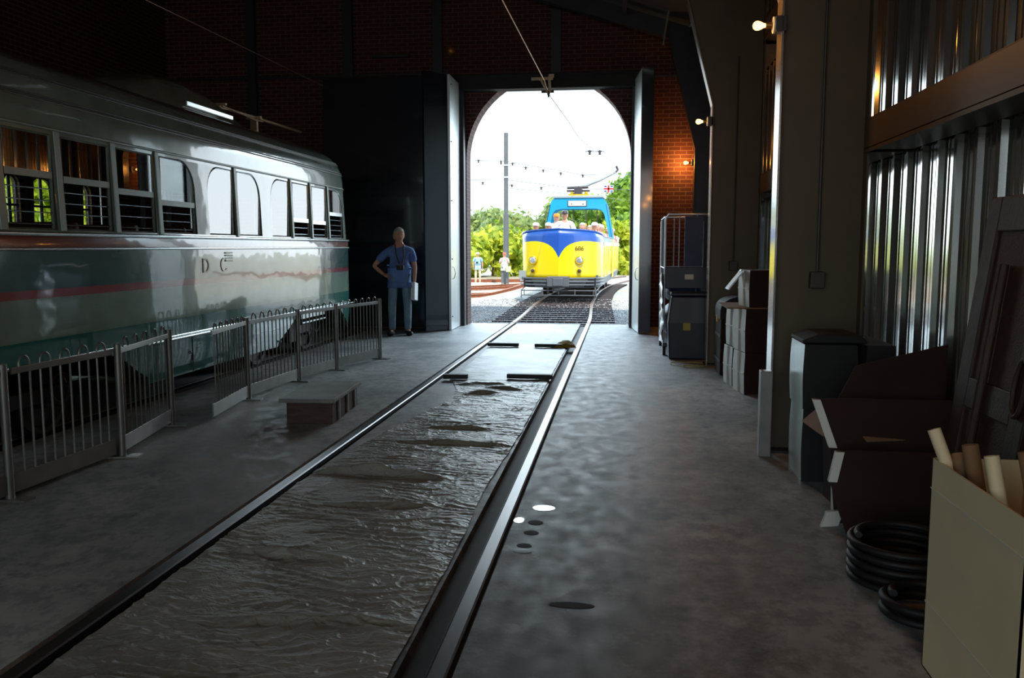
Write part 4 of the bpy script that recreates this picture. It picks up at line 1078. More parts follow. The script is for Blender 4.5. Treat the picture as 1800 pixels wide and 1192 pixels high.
def head_mesh(c, h, yaw=0.0, pitch=0.0):
    """head height h, centred at c, facing -y before yaw"""
    R = Matrix.Rotation(yaw, 3, 'Z') @ Matrix.Rotation(pitch, 3, 'X'); c = Vector(c); g = G(); n, m = 24, 18
    rx, ry, rz = h * .355, h * .41, h * .5; vs = []
    for i in range(1, m):
        a = pi * i / m
        for k in range(n):
            t = 2 * pi * k / n; p = Vector((sin(a) * cos(t), sin(a) * sin(t), cos(a)))
            q_ = Vector((p.x * rx, p.y * ry, p.z * rz))
            if p.z < 0: q_.x *= 1 - .30 * (-p.z) ** 1.2; q_.y *= 1 - .18 * (-p.z)
            if p.y < -.3:
                if abs(p.x) < .22 and -.35 < p.z < .12: q_.y -= h * .075 * (1 - abs(p.x) / .22) * (1 - abs(p.z + .16) / .28 if abs(p.z + .16) < .28 else 0)
                if .12 < abs(p.x) < .55 and .0 < p.z < .22: q_.y += h * .022
                if p.z < -.72: q_.y -= h * .03
            vs.append(c + R @ q_)
    vs += [c + R @ Vector((0, 0, rz)), c + R @ Vector((0, 0, -rz * .97))]
    fs = []
    for i in range(m - 2):
        for k in range(n): fs.append((i * n + k, (i + 1) * n + k, (i + 1) * n + (k + 1) % n, i * n + (k + 1) % n))
    T = len(vs) - 2
    for k in range(n): fs.append((T, k, (k + 1) % n)); fs.append((T + 1, (m - 2) * n + (k + 1) % n, (m - 2) * n + k))
    g.add(vs, fs)
    for s_ in (-1, 1): g.ball(c + R @ Vector((s_ * rx * .98, .01, -.02 * h)), h * .03, h * .07, h * .12, 8, 6)
    return g, R
def face_bits(c, h, R, parent):
    c = Vector(c)
    for s_ in (-1, 1):
        G().ball(c + R @ Vector((s_ * h * .13, -h * .365, h * .045)), h * .035, h * .02, h * .022, 8, 6).obj('eye', 'dark', parent)
    G().ball(c + R @ Vector((0, -h * .372, -h * .24)), h * .09, h * .02, h * .014, 10, 6).obj('mouth', 'red_cloth', parent)
def hair_cap(c, h, R, parent, m='hair', name='hair'):
    c = Vector(c); g = G().ball((0, 0, 0), h * .385, h * .45, h * .54, 24, 16, disp=.05, seed=3)
    keep = [i for i, v in enumerate(g.v)]
    vs = []
    for v in g.v:
        v = Vector(v)
        lim = h * .24 if v.y < -h * .16 else (-h * .05 if v.y < h * .1 else -h * .28)
        if v.z < lim: v.z = lim; v.x *= .93; v.y *= .93
        vs.append(c + R @ v)
    g.v = vs; return g.obj(name, m, parent, smooth=70)
def hand(root, d, up, s=1.0, curl=.5):
    """palm plus five fingers; root = wrist, d = pointing direction, up = back of hand"""
    root = Vector(root); d = Vector(d).normalized(); up = (Vector(up) - d * d.dot(Vector(up))).normalized(); sd_ = d.cross(up)
    N = {'w': (tuple(root), (.026 * s, .018 * s)), 'p': (tuple(root + d * .045 * s), (.036 * s, .014 * s)), 'q': (tuple(root + d * .085 * s), (.038 * s, .012 * s))}
    parts = []
    g = G()
    g.ball(root + d * .05 * s, .040 * s, .040 * s, .020 * s, 14, 8)
    g.v = [tuple(root + d * .05 * s + (d * (Vector(v) - root - d * .05 * s).x * 1.25 + sd_ * (Vector(v) - root - d * .05 * s).y + up * (Vector(v) - root - d * .05 * s).z)) for v in g.v]
    for k, (off, ln) in enumerate(((-.030, .066), (-.010, .078), (.010, .072), (.029, .056))):
        b = root + d * .085 * s + sd_ * off * s
        a1 = (d * cos(curl * .6) - up * sin(curl * .6)); a2 = (d * cos(curl * 1.5) - up * sin(curl * 1.5)); a3 = (d * cos(curl * 2.3) - up * sin(curl * 2.3))
        p = [b, b + a1 * ln * .45 * s, b + a1 * ln * .45 * s + a2 * ln * .32 * s, b + a1 * ln * .45 * s + a2 * ln * .32 * s + a3 * ln * .23 * s]
        g.tube(p, [.0095 * s, .0088 * s, .0078 * s, .006 * s], 8)
    b = root + d * .03 * s - sd_ * .032 * s
    t1 = (d * .7 - sd_ * .7 - up * .2).normalized(); t2 = (d * .95 - sd_ * .2 - up * .35).normalized()
    g.tube([b, b + t1 * .035 * s, b + t1 * .035 * s + t2 * .032 * s], [.012 * s, .0105 * s, .0075 * s], 8)
    return g

def person(loc, rz, label, H=1.75, arms=None, legs=None, shirt='white_cloth', trousers='khaki', shoes='shoe', hat=None, hair='hair', sleeves='short', detail=2, yaw=0.0, group=None, seated=False, belly=0.0):
    s = H / 1.8
    t = thing('person', loc, label, 'person', group, rz)
    V = lambda x, y_, z: (x * s, y_ * s, z * s)
    A = arms or {'l': ((.21, .0, 1.44), (.27, .02, 1.15), (.27, -.04, .90)), 'r': ((-.21, .0, 1.44), (-.27, .02, 1.15), (-.27, -.04, .90))}
    Lg = legs or {'l': ((.10, 0, .93), (.12, -.01, .50), (.13, .02, .09), (.15, -.13, .04)), 'r': ((-.10, 0, .93), (-.12, -.01, .50), (-.13, .02, .09), (-.15, -.13, .04))}
    # body: continuous skin from pelvis
    N = {'pelvis': (V(0, 0, .96), (.15 * s, .11 * s)), 'waist': (V(0, -.01 - belly * .3, 1.12), (.14 * s, .105 * s + belly * .5)), 'chest': (V(0, .0, 1.34), (.165 * s, .11 * s)),
         'neckb': (V(0, .01, 1.47), (.075 * s, .07 * s)), 'neck': (V(0, -.005, 1.56), .062 * s), 'skull': (V(0, -.01, 1.65), .06 * s)}
    E_ = [('pelvis', 'waist'), ('waist', 'chest'), ('chest', 'neckb'), ('neckb', 'neck'), ('neck', 'skull')]
    for k in 'lr':
        sh, el, wr = A[k]
        N['sh' + k] = (V(*sh), .058 * s); N['el' + k] = (V(*el), .040 * s); N['wr' + k] = (V(*wr), .027 * s)
        E_ += [('neckb', 'sh' + k), ('sh' + k, 'el' + k), ('el' + k, 'wr' + k)]
        hp, kn, an, to = Lg[k]
        N['hp' + k] = (V(*hp), .082 * s); N['kn' + k] = (V(*kn), .054 * s); N['an' + k] = (V(*an), .036 * s); N['to' + k] = (V(*to), (.036 * s, .022 * s))
        E_ += [('pelvis', 'hp' + k), ('hp' + k, 'kn' + k), ('kn' + k, 'an' + k), ('an' + k, 'to' + k)]
    body = skinned('body', N, E_, 'skin', t, detail)
    # join head and hands into the body mesh
    hc = V(0, -.03, 1.668); hh = .25 * s
    gh, R = head_mesh(hc, hh, yaw)
    for k in 'lr':
        sh, el, wr = [Vector(V(*q_)) for q_ in A[k]]
        d = (wr - el).normalized(); upv = A.get('up' + k, (1 if k == 'l' else -1, 0, 0))
        hg = hand(wr - d * .01, A.get('hd' + k, tuple(d)), upv, s * (1 if k == 'l' else 1), A.get('curl', .5))
        gh.add(hg.v, hg.f)
    bm = bmesh.new(); bm.from_mesh(body.data); tmp = gh.obj('tmp', 'skin'); bm.from_mesh(tmp.data)
    bm.to_mesh(body.data); bm.free(); bpy.data.objects.remove(tmp); body.data.polygons.foreach_set('use_smooth', [True] * len(body.data.polygons))
    if detail > 1: face_bits(hc, hh, R, t)
    hair_cap(hc, hh, R, t, hair)
    if hat:
        c = Vector(hc)
        g = G().lathe((0, 0, 0), [(hh * .40, hh * .22), (hh * .41, hh * .34), (hh * .36, hh * .52), (hh * .2, hh * .62), (hh * .02, hh * .64)], 20, 'z')
        g.v = [tuple(c + R @ Vector((x, y_ * 1.12, z - hh * .05))) for x, y_, z in g.v]
        b = [c + R @ Vector((hh * .36 * cos(a), -hh * .38 - hh * .30 * max(0, sin(a)), hh * .18)) for a in [pi * k / 10 for k in range(11)]]
        b2 = [p + Vector((0, 0, .006)) for p in b]
        n = len(b); g.add(b + b2, [tuple(range(n - 1, -1, -1)), tuple(range(n, 2 * n))] + [(i, (i + 1) % n, n + (i + 1) % n, n + i) for i in range(n)])
        g.obj('cap', hat, t, smooth=50)
    # shirt
    NS = {'pelvis': (V(0, -.005, .98), (.200 * s, .158 * s)), 'waist': (V(0, -.01 - belly * .35, 1.12), (.185 * s, .125 * s + belly * .6)), 'chest': (V(0, .0, 1.32), (.205 * s, .135 * s)), 'neckb': (V(0, .01, 1.46), (.135 * s, .098 * s)), 'neck': (V(0, 0, 1.545), .074 * s), 'hem': (V(0, -.01, .885), (.205 * s, .165 * s))}
    ES = [('hem', 'pelvis'), ('pelvis', 'waist'), ('waist', 'chest'), ('chest', 'neckb'), ('neckb', 'neck')]
    for k in 'lr':
        sh, el, wr = A[k]; f = .72 if sleeves == 'short' else 1.0
        mid = tuple(Vector(sh) + (Vector(el) - Vector(sh)) * f)
        NS['sh' + k] = (V(sh[0] * .97, sh[1], sh[2] + .004), .084 * s); NS['m' + k] = (V(*mid), .068 * s)
        ES += [('neckb', 'sh' + k), ('sh' + k, 'm' + k)]
        if sleeves == 'long': NS['w' + k] = (V(*tuple(Vector(el) + (Vector(wr) - Vector(el)) * .9)), .042 * s); ES.append(('m' + k, 'w' + k))
    skinned('shirt', NS, ES, shirt, t, detail)
    NT = {'pelvis': (V(0, 0, .96), (.165 * s, .122 * s))}; ET = []
    for k in 'lr':
        hp, kn, an, to = Lg[k]
        NT['hp' + k] = (V(*hp), .090 * s); NT['kn' + k] = (V(*kn), .072 * s); NT['an' + k] = (V(an[0], an[1], an[2] - .02), .060 * s)
        ET += [('pelvis', 'hp' + k), ('hp' + k, 'kn' + k), ('kn' + k, 'an' + k)]
    skinned('trousers', NT, ET, trousers, t, detail)
    for k in 'lr':
        hp, kn, an, to = Lg[k]; an = Vector(V(*an)); to = Vector(V(*to))
        d = (to - an); d.z = 0; d.normalize()
        g = G().ball((0, 0, 0), .047 * s, .14 * s, .045 * s, 16, 10)
        ang = math.atan2(d.y, d.x) + pi / 2; Rz = Matrix.Rotation(ang, 3, 'Z')
        c = Vector((an.x, an.y, .042 * s)) + d * .06 * s
        g.v = [tuple(c + Rz @ Vector((v[0], v[1], max(v[2], -.04 * s)))) for v in g.v]
        g.obj('shoe', shoes, t, smooth=60)
    return t

# the man beside the doorway: facing the track, right hand on hip, camera round neck
arms = {'r': ((-.20, .02, 1.41), (-.42, .07, 1.16), (-.25, -.03, 1.02)), 'l': ((.20, .0, 1.41), (.26, .03, 1.14), (.245, -.02, .88)),
        'hdr': (.75, -.5, -.35), 'upr': (0, -.6, .8), 'curl': .55}
legs = {'r': ((-.10, 0, .93), (-.13, -.02, .50), (-.13, .02, .09), (-.19, -.12, .04)), 'l': ((.10, 0, .93), (.13, -.02, .50), (.13, .03, .09), (.17, -.11, .04))}
man = person((-3.76, 14.28, 0), radians(18), 'grey haired man in blue shirt and jeans, hand on hip, left of the doorway', 1.85, arms, legs, 'shirt_blue', 'jeans', 'shoe', None, 'hair', detail=2, yaw=radians(6), belly=.05)
s_ = 1.85 / 1.8
G().tube([(-.07 * s_, -.085, 1.52 * s_), (-.06, -.17, 1.35 * s_), (-.01, -.205, 1.20 * s_)], .010, 6).tube([(.07 * s_, -.085, 1.52 * s_), (.07, -.17, 1.35 * s_), (.04, -.205, 1.20 * s_)], .010, 6).obj('camera_strap', 'black', man)
o = thing('camera', (-3.76 + .075, 14.28 - .215, 1.17), 'small black camera hanging on the chest of the man in the blue shirt', 'camera')
G().box(-.06, .06, -.03, .03, -.04, .04).obj('camera_body', 'black', o, bevel=.006)
G().lathe((0, -.03, 0), [(.028, 0), (.028, -.035), (.02, -.036)], 16, 'y').obj('lens', 'black', o, smooth=40)
G().tube([(-.15 * s_, -.105, .99 * s_), (.15 * s_, -.105, .99 * s_)], .016, 6).obj('belt', 'black', man)
o = G().box(-.035, .035, -.12, .12, -.19, .11, Matrix.Rotation(radians(-8), 3, 'X')).obj('folded_paper', 'paper', bevel=.004)
o.location = (-3.76 + .245, 14.28 + .06, .80); tag(o, 'folded white paper held down at the side by the man in the blue shirt', 'paper')

# people standing in the yard
p = person((-8.15, 48.5, gz(-8.1, 48.5)), radians(12), 'person in white cap, pale blue shirt and white trousers walking outside', 1.78, None, {'l': ((.09, 0, .93), (.12, -.12, .52), (.12, .08, .09), (.13, -.07, .04)), 'r': ((-.09, 0, .93), (-.12, .04, .5), (-.12, .18, .10), (-.13, .04, .05))}, 'pale_blue', 'khaki', 'white_cloth', 'white_cloth', detail=1)
o = G().box(-.06, .06, -.03, .03, -.05, .05).obj('camera', 'black', bevel=.008); o.location = (-8.15, 48.26, gz(-8.15, 48.5) + 1.2); tag(o, 'tiny dark camera on the chest of the person in the pale blue shirt', 'camera')
arms2 = {'l': ((.20, 0, 1.44), (.26, -.12, 1.20), (.09, -.26, 1.50)), 'r': ((-.20, 0, 1.44), (-.26, -.12, 1.20), (-.08, -.26, 1.50)), 'curl': .9}
p = person((-6.35, 46.6, gz(-6.3, 46.6)), radians(6), 'person in a white shirt and grey trousers taking a photograph beside the tall pole', 1.78, arms2, None, 'white_cloth', 'grey_trouser', 'shoe', 'red_cloth', detail=1)
o = G().prism([(-.13, 0), (.13, 0), (.15, .30), (-.15, .30)], 'y', -.08, .06).obj('shoulder_bag', 'cream', bevel=.02); o.location = (-6.10, 46.36, gz(-6.3, 46.6) + .72); tag(o, 'cream shoulder bag on the hip of the person taking a photograph', 'bag')
G().tube([(-.1, 0, .3), (-.2, .1, .75)], .01, 6).obj('strap', 'cream', o)

# ================================================================== THE YELLOW AND BLUE TRAM
TRZ = radians(-2.2)
tram = thing('open_tram', (-1.69, 23.3, 0), 'yellow and blue open boat tram full of passengers outside the doorway', 'tram', None, TRZ)
TL, TW = 12.9, 1.15
def hull_half(y_):   # half width along the length from the pointed prow
    d = min(y_, TL - y_)
    return TW * min(1, (max(0, d + .02) / 1.25)) ** .40 if d < 1.25 else TW
ys = [0, .02, .05, .1, .17, .26, .37, .5, .65, .82, 1.0, 1.25] + [1.6 + .55 * k for k in range(18)] + [11.65, 11.9, 12.08, 12.25, 12.4, 12.53, 12.64, 12.73, 12.8, 12.85, 12.88, 12.9]
# pointed plan: prow flattened like a boat bow, front faces nearly straight from the centre crease to the shoulders
def hw(y_):
    d = min(y_, TL - y_)
    tab = [(0, 0), (.10, .38), (.22, .72), (.36, .93), (.56, 1.06), (.85, 1.13), (1.2, TW), (99, TW)]
    return interp(tab, d)
def hull(z0, z1, flare0=0, flare1=0, rise=0.0, nz=1):
    vs = []; fs = []; Z = [z0 + (z1 - z0) * k / nz for k in range(nz + 1)]
    n = len(ys)
    for z in Z:
        f = (z - z0) / (z1 - z0)
        ring = [(-hw(y_), y_) for y_ in ys] + [(hw(y_), y_) for y_ in reversed(ys)][1:-1]
        for x, y_ in ring:
            d = min(y_, TL - y_)
            off = flare0 + (flare1 - flare0) * f
            k = 1 - off
            vs.append((x * k, (y_ - TL / 2) * (1 - off * .25) + TL / 2, z + rise * f * max(0, 1 - d / 1.4) ** 1.3))
    nr_ = len(vs) // len(Z)
    for i in range(len(Z) - 1):
        for k in range(nr_): fs.append((i * nr_ + k, i * nr_ + (k + 1) % nr_, (i + 1) * nr_ + (k + 1) % nr_, (i + 1) * nr_ + k))
    return vs, fs, nr_
def blue_yellow():
    m, t, b = newmat('yellow_and_blue_bow_paint')
    tcn = t.nodes.new('ShaderNodeTexCoord'); s = t.nodes.new('ShaderNodeSeparateXYZ'); t.links.new(tcn.outputs['Object'], s.inputs[0])
    ab = t.nodes.new('ShaderNodeMath'); ab.operation = 'ABSOLUTE'; t.links.new(s.outputs['X'], ab.inputs[0])
    fc = t.nodes.new('ShaderNodeFloatCurve'); c = fc.mapping.curves[0]
    pts = [(0, .03), (.035, .15), (.09, .32), (.18, .50), (.32, .64), (.5, .72), (.68, .73), (.85, .70), (1.0, .66)]
    c.points[0].location = pts[0]; c.points[1].location = pts[-1]
    for p in pts[1:-1]: c.points.new(*p)
    fc.mapping.update()
    dv = t.nodes.new('ShaderNodeMath'); dv.operation = 'DIVIDE'; dv.inputs[1].default_value = 1.15; t.links.new(ab.outputs[0], dv.inputs[0])
    t.links.new(dv.outputs[0], fc.inputs['Value'])
    zz = t.nodes.new('ShaderNodeMapRange'); zz.inputs[1].default_value = 1.20; zz.inputs[2].default_value = 1.85; t.links.new(s.outputs['Z'], zz.inputs[0])
    gt = t.nodes.new('ShaderNodeMath'); gt.operation = 'GREATER_THAN'; t.links.new(zz.outputs[0], gt.inputs[0]); t.links.new(fc.outputs[0], gt.inputs[1])
    mx = t.nodes.new('ShaderNodeMixRGB'); mx.inputs[1].default_value = lin((236, 212, 0)) + (1,); mx.inputs[2].default_value = lin((28, 84, 176)) + (1,)
    t.links.new(gt.outputs[0], mx.inputs[0]); t.links.new(mx.outputs[0], b.inputs['Base Color'])
    b.inputs['Roughness'].default_value = .3; b.inputs['Coat Weight'].default_value = .5
    return m
M['bow'] = blue_yellow()
vs, fs, nr_ = hull(.62, 1.80, .02, .0, .20, 8)
hl = G().add(vs, fs).obj('hull', 'bow', tram, smooth=22)
md = hl.modifiers.new('s', 'SOLIDIFY'); md.thickness = .04; md.offset = -1
vs, fs, nr_ = hull(.40, .62, .05, .02)
G().add(vs, fs).obj('skirt', 'tram_grey', tram, smooth=22)
# rim on top of the hull
vs, fs, nr_ = hull(.62, 1.80, .02, 0, .20, 8); rim = vs[-nr_:]
G().tube([(x, y_, z + .01) for x, y_, z in rim], .022, 6, closed=True).obj('top_rim', 'blue', tram, smooth=60)
for s_ in (-1, 1):
    G().box(s_ * 1.158 - .006, s_ * 1.158 + .006, 1.3, 11.6, 1.55, 1.66).obj('side_band', 'cream', tram)
    G().box(s_ * 1.160 - .008, s_ * 1.160 + .008, 6.05, 6.85, .5, 1.78).obj('side_door', 'yellow', tram)
    for k in range(9):
        G().box(s_ * 1.156 - .006, s_ * 1.156 + .006, 1.5 + k * 1.1, 1.53 + k * 1.1, .66, 1.5).obj('side_seam', 'ring', tram)
# bumpers
def along_front(z, off, x_lim=1.2, cut_=1.0):
    pts = []
    for y_ in reversed([v for v in ys if v <= cut_]): pts.append((-hw(y_) - off, y_ - off, z))
    for y_ in [v for v in ys if 0 < v <= cut_]: pts.append((hw(y_) + off, y_ - off, z))
    return pts
for z, r in ((.66, .028), (.575, .028), (.485, .028)):
    G().tube(along_front(z, .035), r, 6).obj('bumper_bar', 'tram_grey', tram, smooth=60)
G().box(-.30, .30, -.13, .06, .44, .72).obj('coupler_box', 'tram_grey', tram, bevel=.02)
G().box(-.14, .14, -.18, -.12, .46, .68).obj('coupler_cover', 'tram_grey', tram, bevel=.02)
o = G().prism([(0, .62), (.18, .62), (.24, .78), (.18, .86), (0, .86)], 'y', 0, .02).obj('white_corner_plate', 'tram_roof', tram); o.location = (-1.16, .46, 0)
# life guard frame
g = G().tube([(-1.03, .05, .33), (1.03, .05, .33)], .016, 6).tube([(-1.03, .05, .20), (1.03, .05, .20)], .016, 6)
for x_ in (-1.03, -.95, -.45, 0, .45, .95, 1.03): g.tube([(x_, .05, .12 if abs(x_) > 1 else .2), (x_, .05, .36)], .014, 6)
g.tube([(-1.03, .05, .33), (-1.05, .9, .40)], .014, 6).tube([(1.03, .05, .33), (1.08, 1.4, .42)], .014, 6).tube([(1.03, .05, .20), (1.08, 1.4, .27)], .014, 6).tube([(1.06, .7, .22), (1.06, .7, .38)], .014, 6)
g.obj('life_guard', 'tram_grey', tram, smooth=60)
# lamps on the bow
def lamp_at(x_, z, r, m, nm):
    y_ = interp([(0, 0), (.38, .10), (.72, .22), (.93, .36)], abs(x_))
    L = G().lathe((x_, y_, z), [(r * 1.25, .03), (r * 1.25, -.05), (r, -.065), (r * .98, -.05)], 20, 'y').obj(nm, 'ring', tram, smooth=40)
    G().lathe((x_, y_, z), [(r * .96, -.045), (r * .7, -.065), (r * .1, -.075)], 20, 'y').obj('lens', m, L, smooth=50)
for x_ in (-.735, .56): lamp_at(x_, 1.155, .098, 'lens', 'headlamp'); lamp_at(x_, .865, .052, 'insulator', 'lower_lamp')
text('fleet_number', '606', .17, 'dark', tram, (.56, .135, 1.47), (radians(90), 0, radians(19.5)), .003)
# deck, seats
G().box(-1.05, 1.05, .5, 12.4, .68, .74).obj('deck', 'tram_grey', tram)
for k in range(11):
    if 5 <= k <= 5: continue
    G().box(-.98, -.25, 1.5 + k * .92, 1.9 + k * .92, 1.1, 1.2).box(-.98, -.25, 1.86 + k * .92, 1.92 + k * .92, 1.1, 1.62).box(.25, .98, 1.5 + k * .92, 1.9 + k * .92, 1.1, 1.2).box(.25, .98, 1.86 + k * .92, 1.92 + k * .92, 1.1, 1.62).box(-.95, -.9, 1.6 + k * .92, 1.8 + k * .92, .74, 1.1).box(.9, .95, 1.6 + k * .92, 1.8 + k * .92, .74, 1.1).box(-.35, -.3, 1.6 + k * .92, 1.8 + k * .92, .74, 1.1).box(.3, .35, 1.6 + k * .92, 1.8 + k * .92, .74, 1.1).obj('seat', 'tram_grey', tram)
# central gantry (arch) carrying the trolley
ga = 5.9; gb = 7.0
def garch(y0, y1, m, nm):
    o_ = [(-1.17, 1.80), (-1.12, 2.1), (-.97, 2.9), (-.90, 3.08), (-.78, 3.16), (.78, 3.16), (.90, 3.08), (.97, 2.9), (1.12, 2.1), (1.17, 1.80)]
    i_ = [(1.05, 1.80), (1.0, 2.1), (.88, 2.62), (.78, 2.76), (.60, 2.80), (-.60, 2.80), (-.78, 2.76), (-.88, 2.62), (-1.0, 2.1), (-1.05, 1.80)]
    return G().prism(o_ + i_, 'y', y0, y1).obj(nm, m, tram, smooth=30)
garch(ga, ga + .10, 'sky_blue', 'front_arch'); garch(gb - .1, gb, 'sky_blue', 'rear_arch')
for s_ in (-1, 1):
    G().add([(s_ * 1.17, ga, 1.8), (s_ * 1.17, ga + .25, 1.8), (s_ * .96, ga + .25, 2.95), (s_ * .96, ga, 2.95), (s_ * 1.14, ga, 1.8), (s_ * 1.14, ga + .25, 1.8), (s_ * .93, ga + .25, 2.95), (s_ * .93, ga, 2.95)],
            [(0, 1, 2, 3), (4, 7, 6, 5), (0, 3, 7, 4), (1, 5, 6, 2), (3, 2, 6, 7), (0, 4, 5, 1)]).obj('side_pillar', 'blue', tram)
G().box(-.86, .86, ga - .05, gb + .05, 3.16, 3.24).obj('roof', 'tram_roof', tram, bevel=.02)
G().box(-.36, .30, ga - .03, ga, 2.88, 3.08).obj('sign_frame', 'tram_grey', tram, bevel=.008)
G().box(-.32, .26, ga - .036, ga - .03, 2.90, 3.06).obj('sign_blind', 'paper', tram)
G().box(-.24, -.20, ga - .040, ga - .034, 2.93, 2.99).box(.14, .2, ga - .040, ga - .034, 2.93, 2.98).obj('sign_marks', 'tram_grey', tram)
for x_ in (-.2, .25, .62): G().tube([(x_, ga + .3, .74), (x_, ga + .3, 3.16)], .014, 8).obj('grab_pole', 'insulator', tram)
# trolley base and pole
G().box(-.35, .35, ga + .15, gb - .15, 3.24, 3.30).obj('trolley_plank', 'ring', tram)
for x_ in (-.24, .0, .24): G().lathe((x_, ga + .35, 3.30), [(.05, 0), (.07, .03), (.05, .06), (.06, .09)], 12).obj('trolley_insulator', 'ring', tram, smooth=40)
G().box(-.42, .36, ga + .3, ga + .5, 3.39, 3.45).box(-.16, .10, ga + .2, ga + .7, 3.28, 3.52).tube([(-.42, ga + .4, 3.53), (.30, ga + .5, 3.56)], .05, 8).obj('trolley_base', 'insulator', tram)
g = G().tube([(.05, ga + .5, 3.55), (.55, 8.6, 3.95), (1.02, 10.8, 4.42)], [.06, .05, .04], 8)
g.obj('trolley_pole', 'insulator', tram, smooth=60)
G().tube([(1.02, 10.8, 4.42), (1.10, 10.9, 4.52), (1.04, 10.9, 4.66)], .05, 6).obj('trolley_head', 'insulator', tram, smooth=60)
# small flag on the gantry
fl = thing('flag', (-1.69 + 1.05, 30.6, 3.05), 'small red white and blue flag on a thin staff above the tram', 'flag')
G().tube([(0, 0, 0), (0, 0, .66)], .010, 6).obj('staff', 'tube_white', fl)
G().box(.0, .34, -.004, .004, .38, .62).obj('cloth', 'paper', fl)
G().box(0, .34, -.008, .008, .47, .53).box(.14, .20, -.008, .008, .38, .62).obj('red_cross', 'flag_red', fl)
for x_, z_ in ((.02, .39), (.24, .39), (.02, .56), (.24, .56)): G().box(x_, x_ + .08, -.006, .006, z_, z_ + .05).obj('blue_field', 'flag_blue', fl)
# wheels under the tram
for y_ in (3.2, 4.6, 8.3, 9.7):
    for s_ in (-1, 1):
        G().lathe((s_ * .74, y_, .34), [(.05, -.05 * s_), (.32, -.05 * s_), (.34, .05 * s_), (.28, .06 * s_), (.05, .04 * s_)], 22, 'x').obj('wheel', 'wheel', tram, smooth=40)
G().box(-.9, .9, 2.7, 5.1, .30, .46).box(-.9, .9, 7.8, 10.2, .30, .46).obj('truck', 'wheel', tram)
G().box(-1.0, 1.0, .3, 12.6, .42, .66).obj('underframe', 'dark', tram)
# passengers (a seated figure, shared build, re-dressed)
def tram_pt(x_, y_, z): v = Matrix.Rotation(TRZ, 3, 'Z') @ Vector((x_, y_, z)); return (v.x - 1.69, v.y + 23.3, v.z)
sit_legs = {'l': ((.10, 0, .93), (.12, -.40, .90), (.13, -.38, .50), (.14, -.50, .45)), 'r': ((-.10, 0, .93), (-.12, -.40, .90), (-.13, -.38, .50), (-.14, -.50, .45))}
sit_arms = {'l': ((.20, 0, 1.44), (.25, -.10, 1.17), (.12, -.32, 1.08)), 'r': ((-.20, 0, 1.44), (-.25, -.10, 1.17), (-.12, -.32, 1.08)), 'curl': .8}
spots = [(-.86, 1.75, 'white_cloth', 'white_cloth', 'leftmost seated tram passenger in a white cap behind the blue rim'), (-.50, 1.80, 'white_cloth', 'white_cloth', 'seated passenger in a white hat left of the tram driver'),
         (.50, 1.75, 'white_cloth', None, 'seated grey haired passenger in white just right of the tram driver'), (.85, 1.80, 'white_cloth', 'white_cloth', 'seated passenger in a white hat at the right shoulder of the tram bow'),
         (.86, 2.75, 'red_cloth', None, 'passenger in a coral shirt on the second row of the tram'), (.45, 2.8, 'white_cloth', 'orange_cloth', 'passenger with an orange cap on the second row of the tram'),
         (-.6, 2.75, 'white_cloth', None, 'passenger in white on the left of the second row of the tram'), (.86, 3.7, 'white_cloth', 'white_cloth', 'passenger in a white cap on the third row of the tram'),
         (-.5, 3.7, 'pale_blue', 'orange_cloth', 'passenger with an orange cap seen through the arch of the tram'), (.86, 4.6, 'red_cloth', 'white_cloth', 'passenger in coral with a white cap on the fourth row of the tram'),
         (.5, 4.6, 'white_cloth', None, 'bare headed passenger in white on the fourth row of the tram'), (.9, 7.9, 'white_cloth', None, 'passenger in white just behind the tram arch pillar'),
         (.92, 8.8, 'red_cloth', None, 'passenger in coral behind the tram arch'), (.92, 9.8, 'white_cloth', 'red_cloth', 'passenger with a red cap near the rear of the tram'), (.92, 10.7, 'white_cloth', 'white_cloth', 'rearmost passenger in a white cap at the right edge of the tram')]
base_p = {}
for (x_, y_, sh, hat, lab) in spots:
    key = (sh, hat)
    L = tram_pt(x_, y_, .50)
    if key not in base_p:
        o = person(L, TRZ, lab, 1.72, sit_arms, sit_legs, sh, 'khaki' if sh == 'white_cloth' else 'jeans', 'shoe', hat, detail=1, group='seated passengers on the open tram'); base_p[key] = o
    else:
        o = copy_tree(base_p[key]); o.location = L; o['label'] = lab
dr_arms = {'l': ((.21, 0, 1.44), (.30, -.15, 1.2), (.20, -.36, 1.12)), 'r': ((-.21, 0, 1.44), (-.36, -.10, 1.20), (-.20, -.34, 1.14)), 'curl': .9}
person(tram_pt(.04, 1.25, .74), TRZ, 'tram driver in a white shirt and dark cap standing at the bow', 1.80, dr_arms, None, 'white_cloth', 'grey_trouser', 'shoe', 'insulator', detail=1, sleeves='long')
person(tram_pt(-.32, 2.35, .74), TRZ, 'person in white with an orange cap standing behind the tram driver', 1.76, None, None, 'white_cloth', 'khaki', 'shoe', 'orange_cloth', detail=1)

# ================================================================== THE YARD
vs = []; fs = []; nx, ny = 90, 90
xs_ = [-80 + 140 * (i / nx) for i in range(nx + 1)]; ys_ = [16.85 + 140 * (j / ny) ** 1.6 for j in range(ny + 1)]
for y_ in ys_:
    for x_ in xs_: vs.append((x_, y_, gz(x_, y_) - .06 + .02 * noise.noise(Vector((x_, y_, 0)))))
for j in range(ny):
    for i in range(nx):
        a = j * (nx + 1) + i; fs.append((a, a + 1, a + nx + 2, a + nx + 1))
yd = G().add(vs, fs).obj('ground', 'far_ground', smooth=60, fix=False); struct(yd)
g = G().box(-9.6, 12, -40, -6.4, -.12, -.02); struct(g.obj('ground', 'far_ground'))
g = G().box(-80, -9.4, -40, 16.85, -.3, -.1); struct(g.obj('ground', 'grass'))
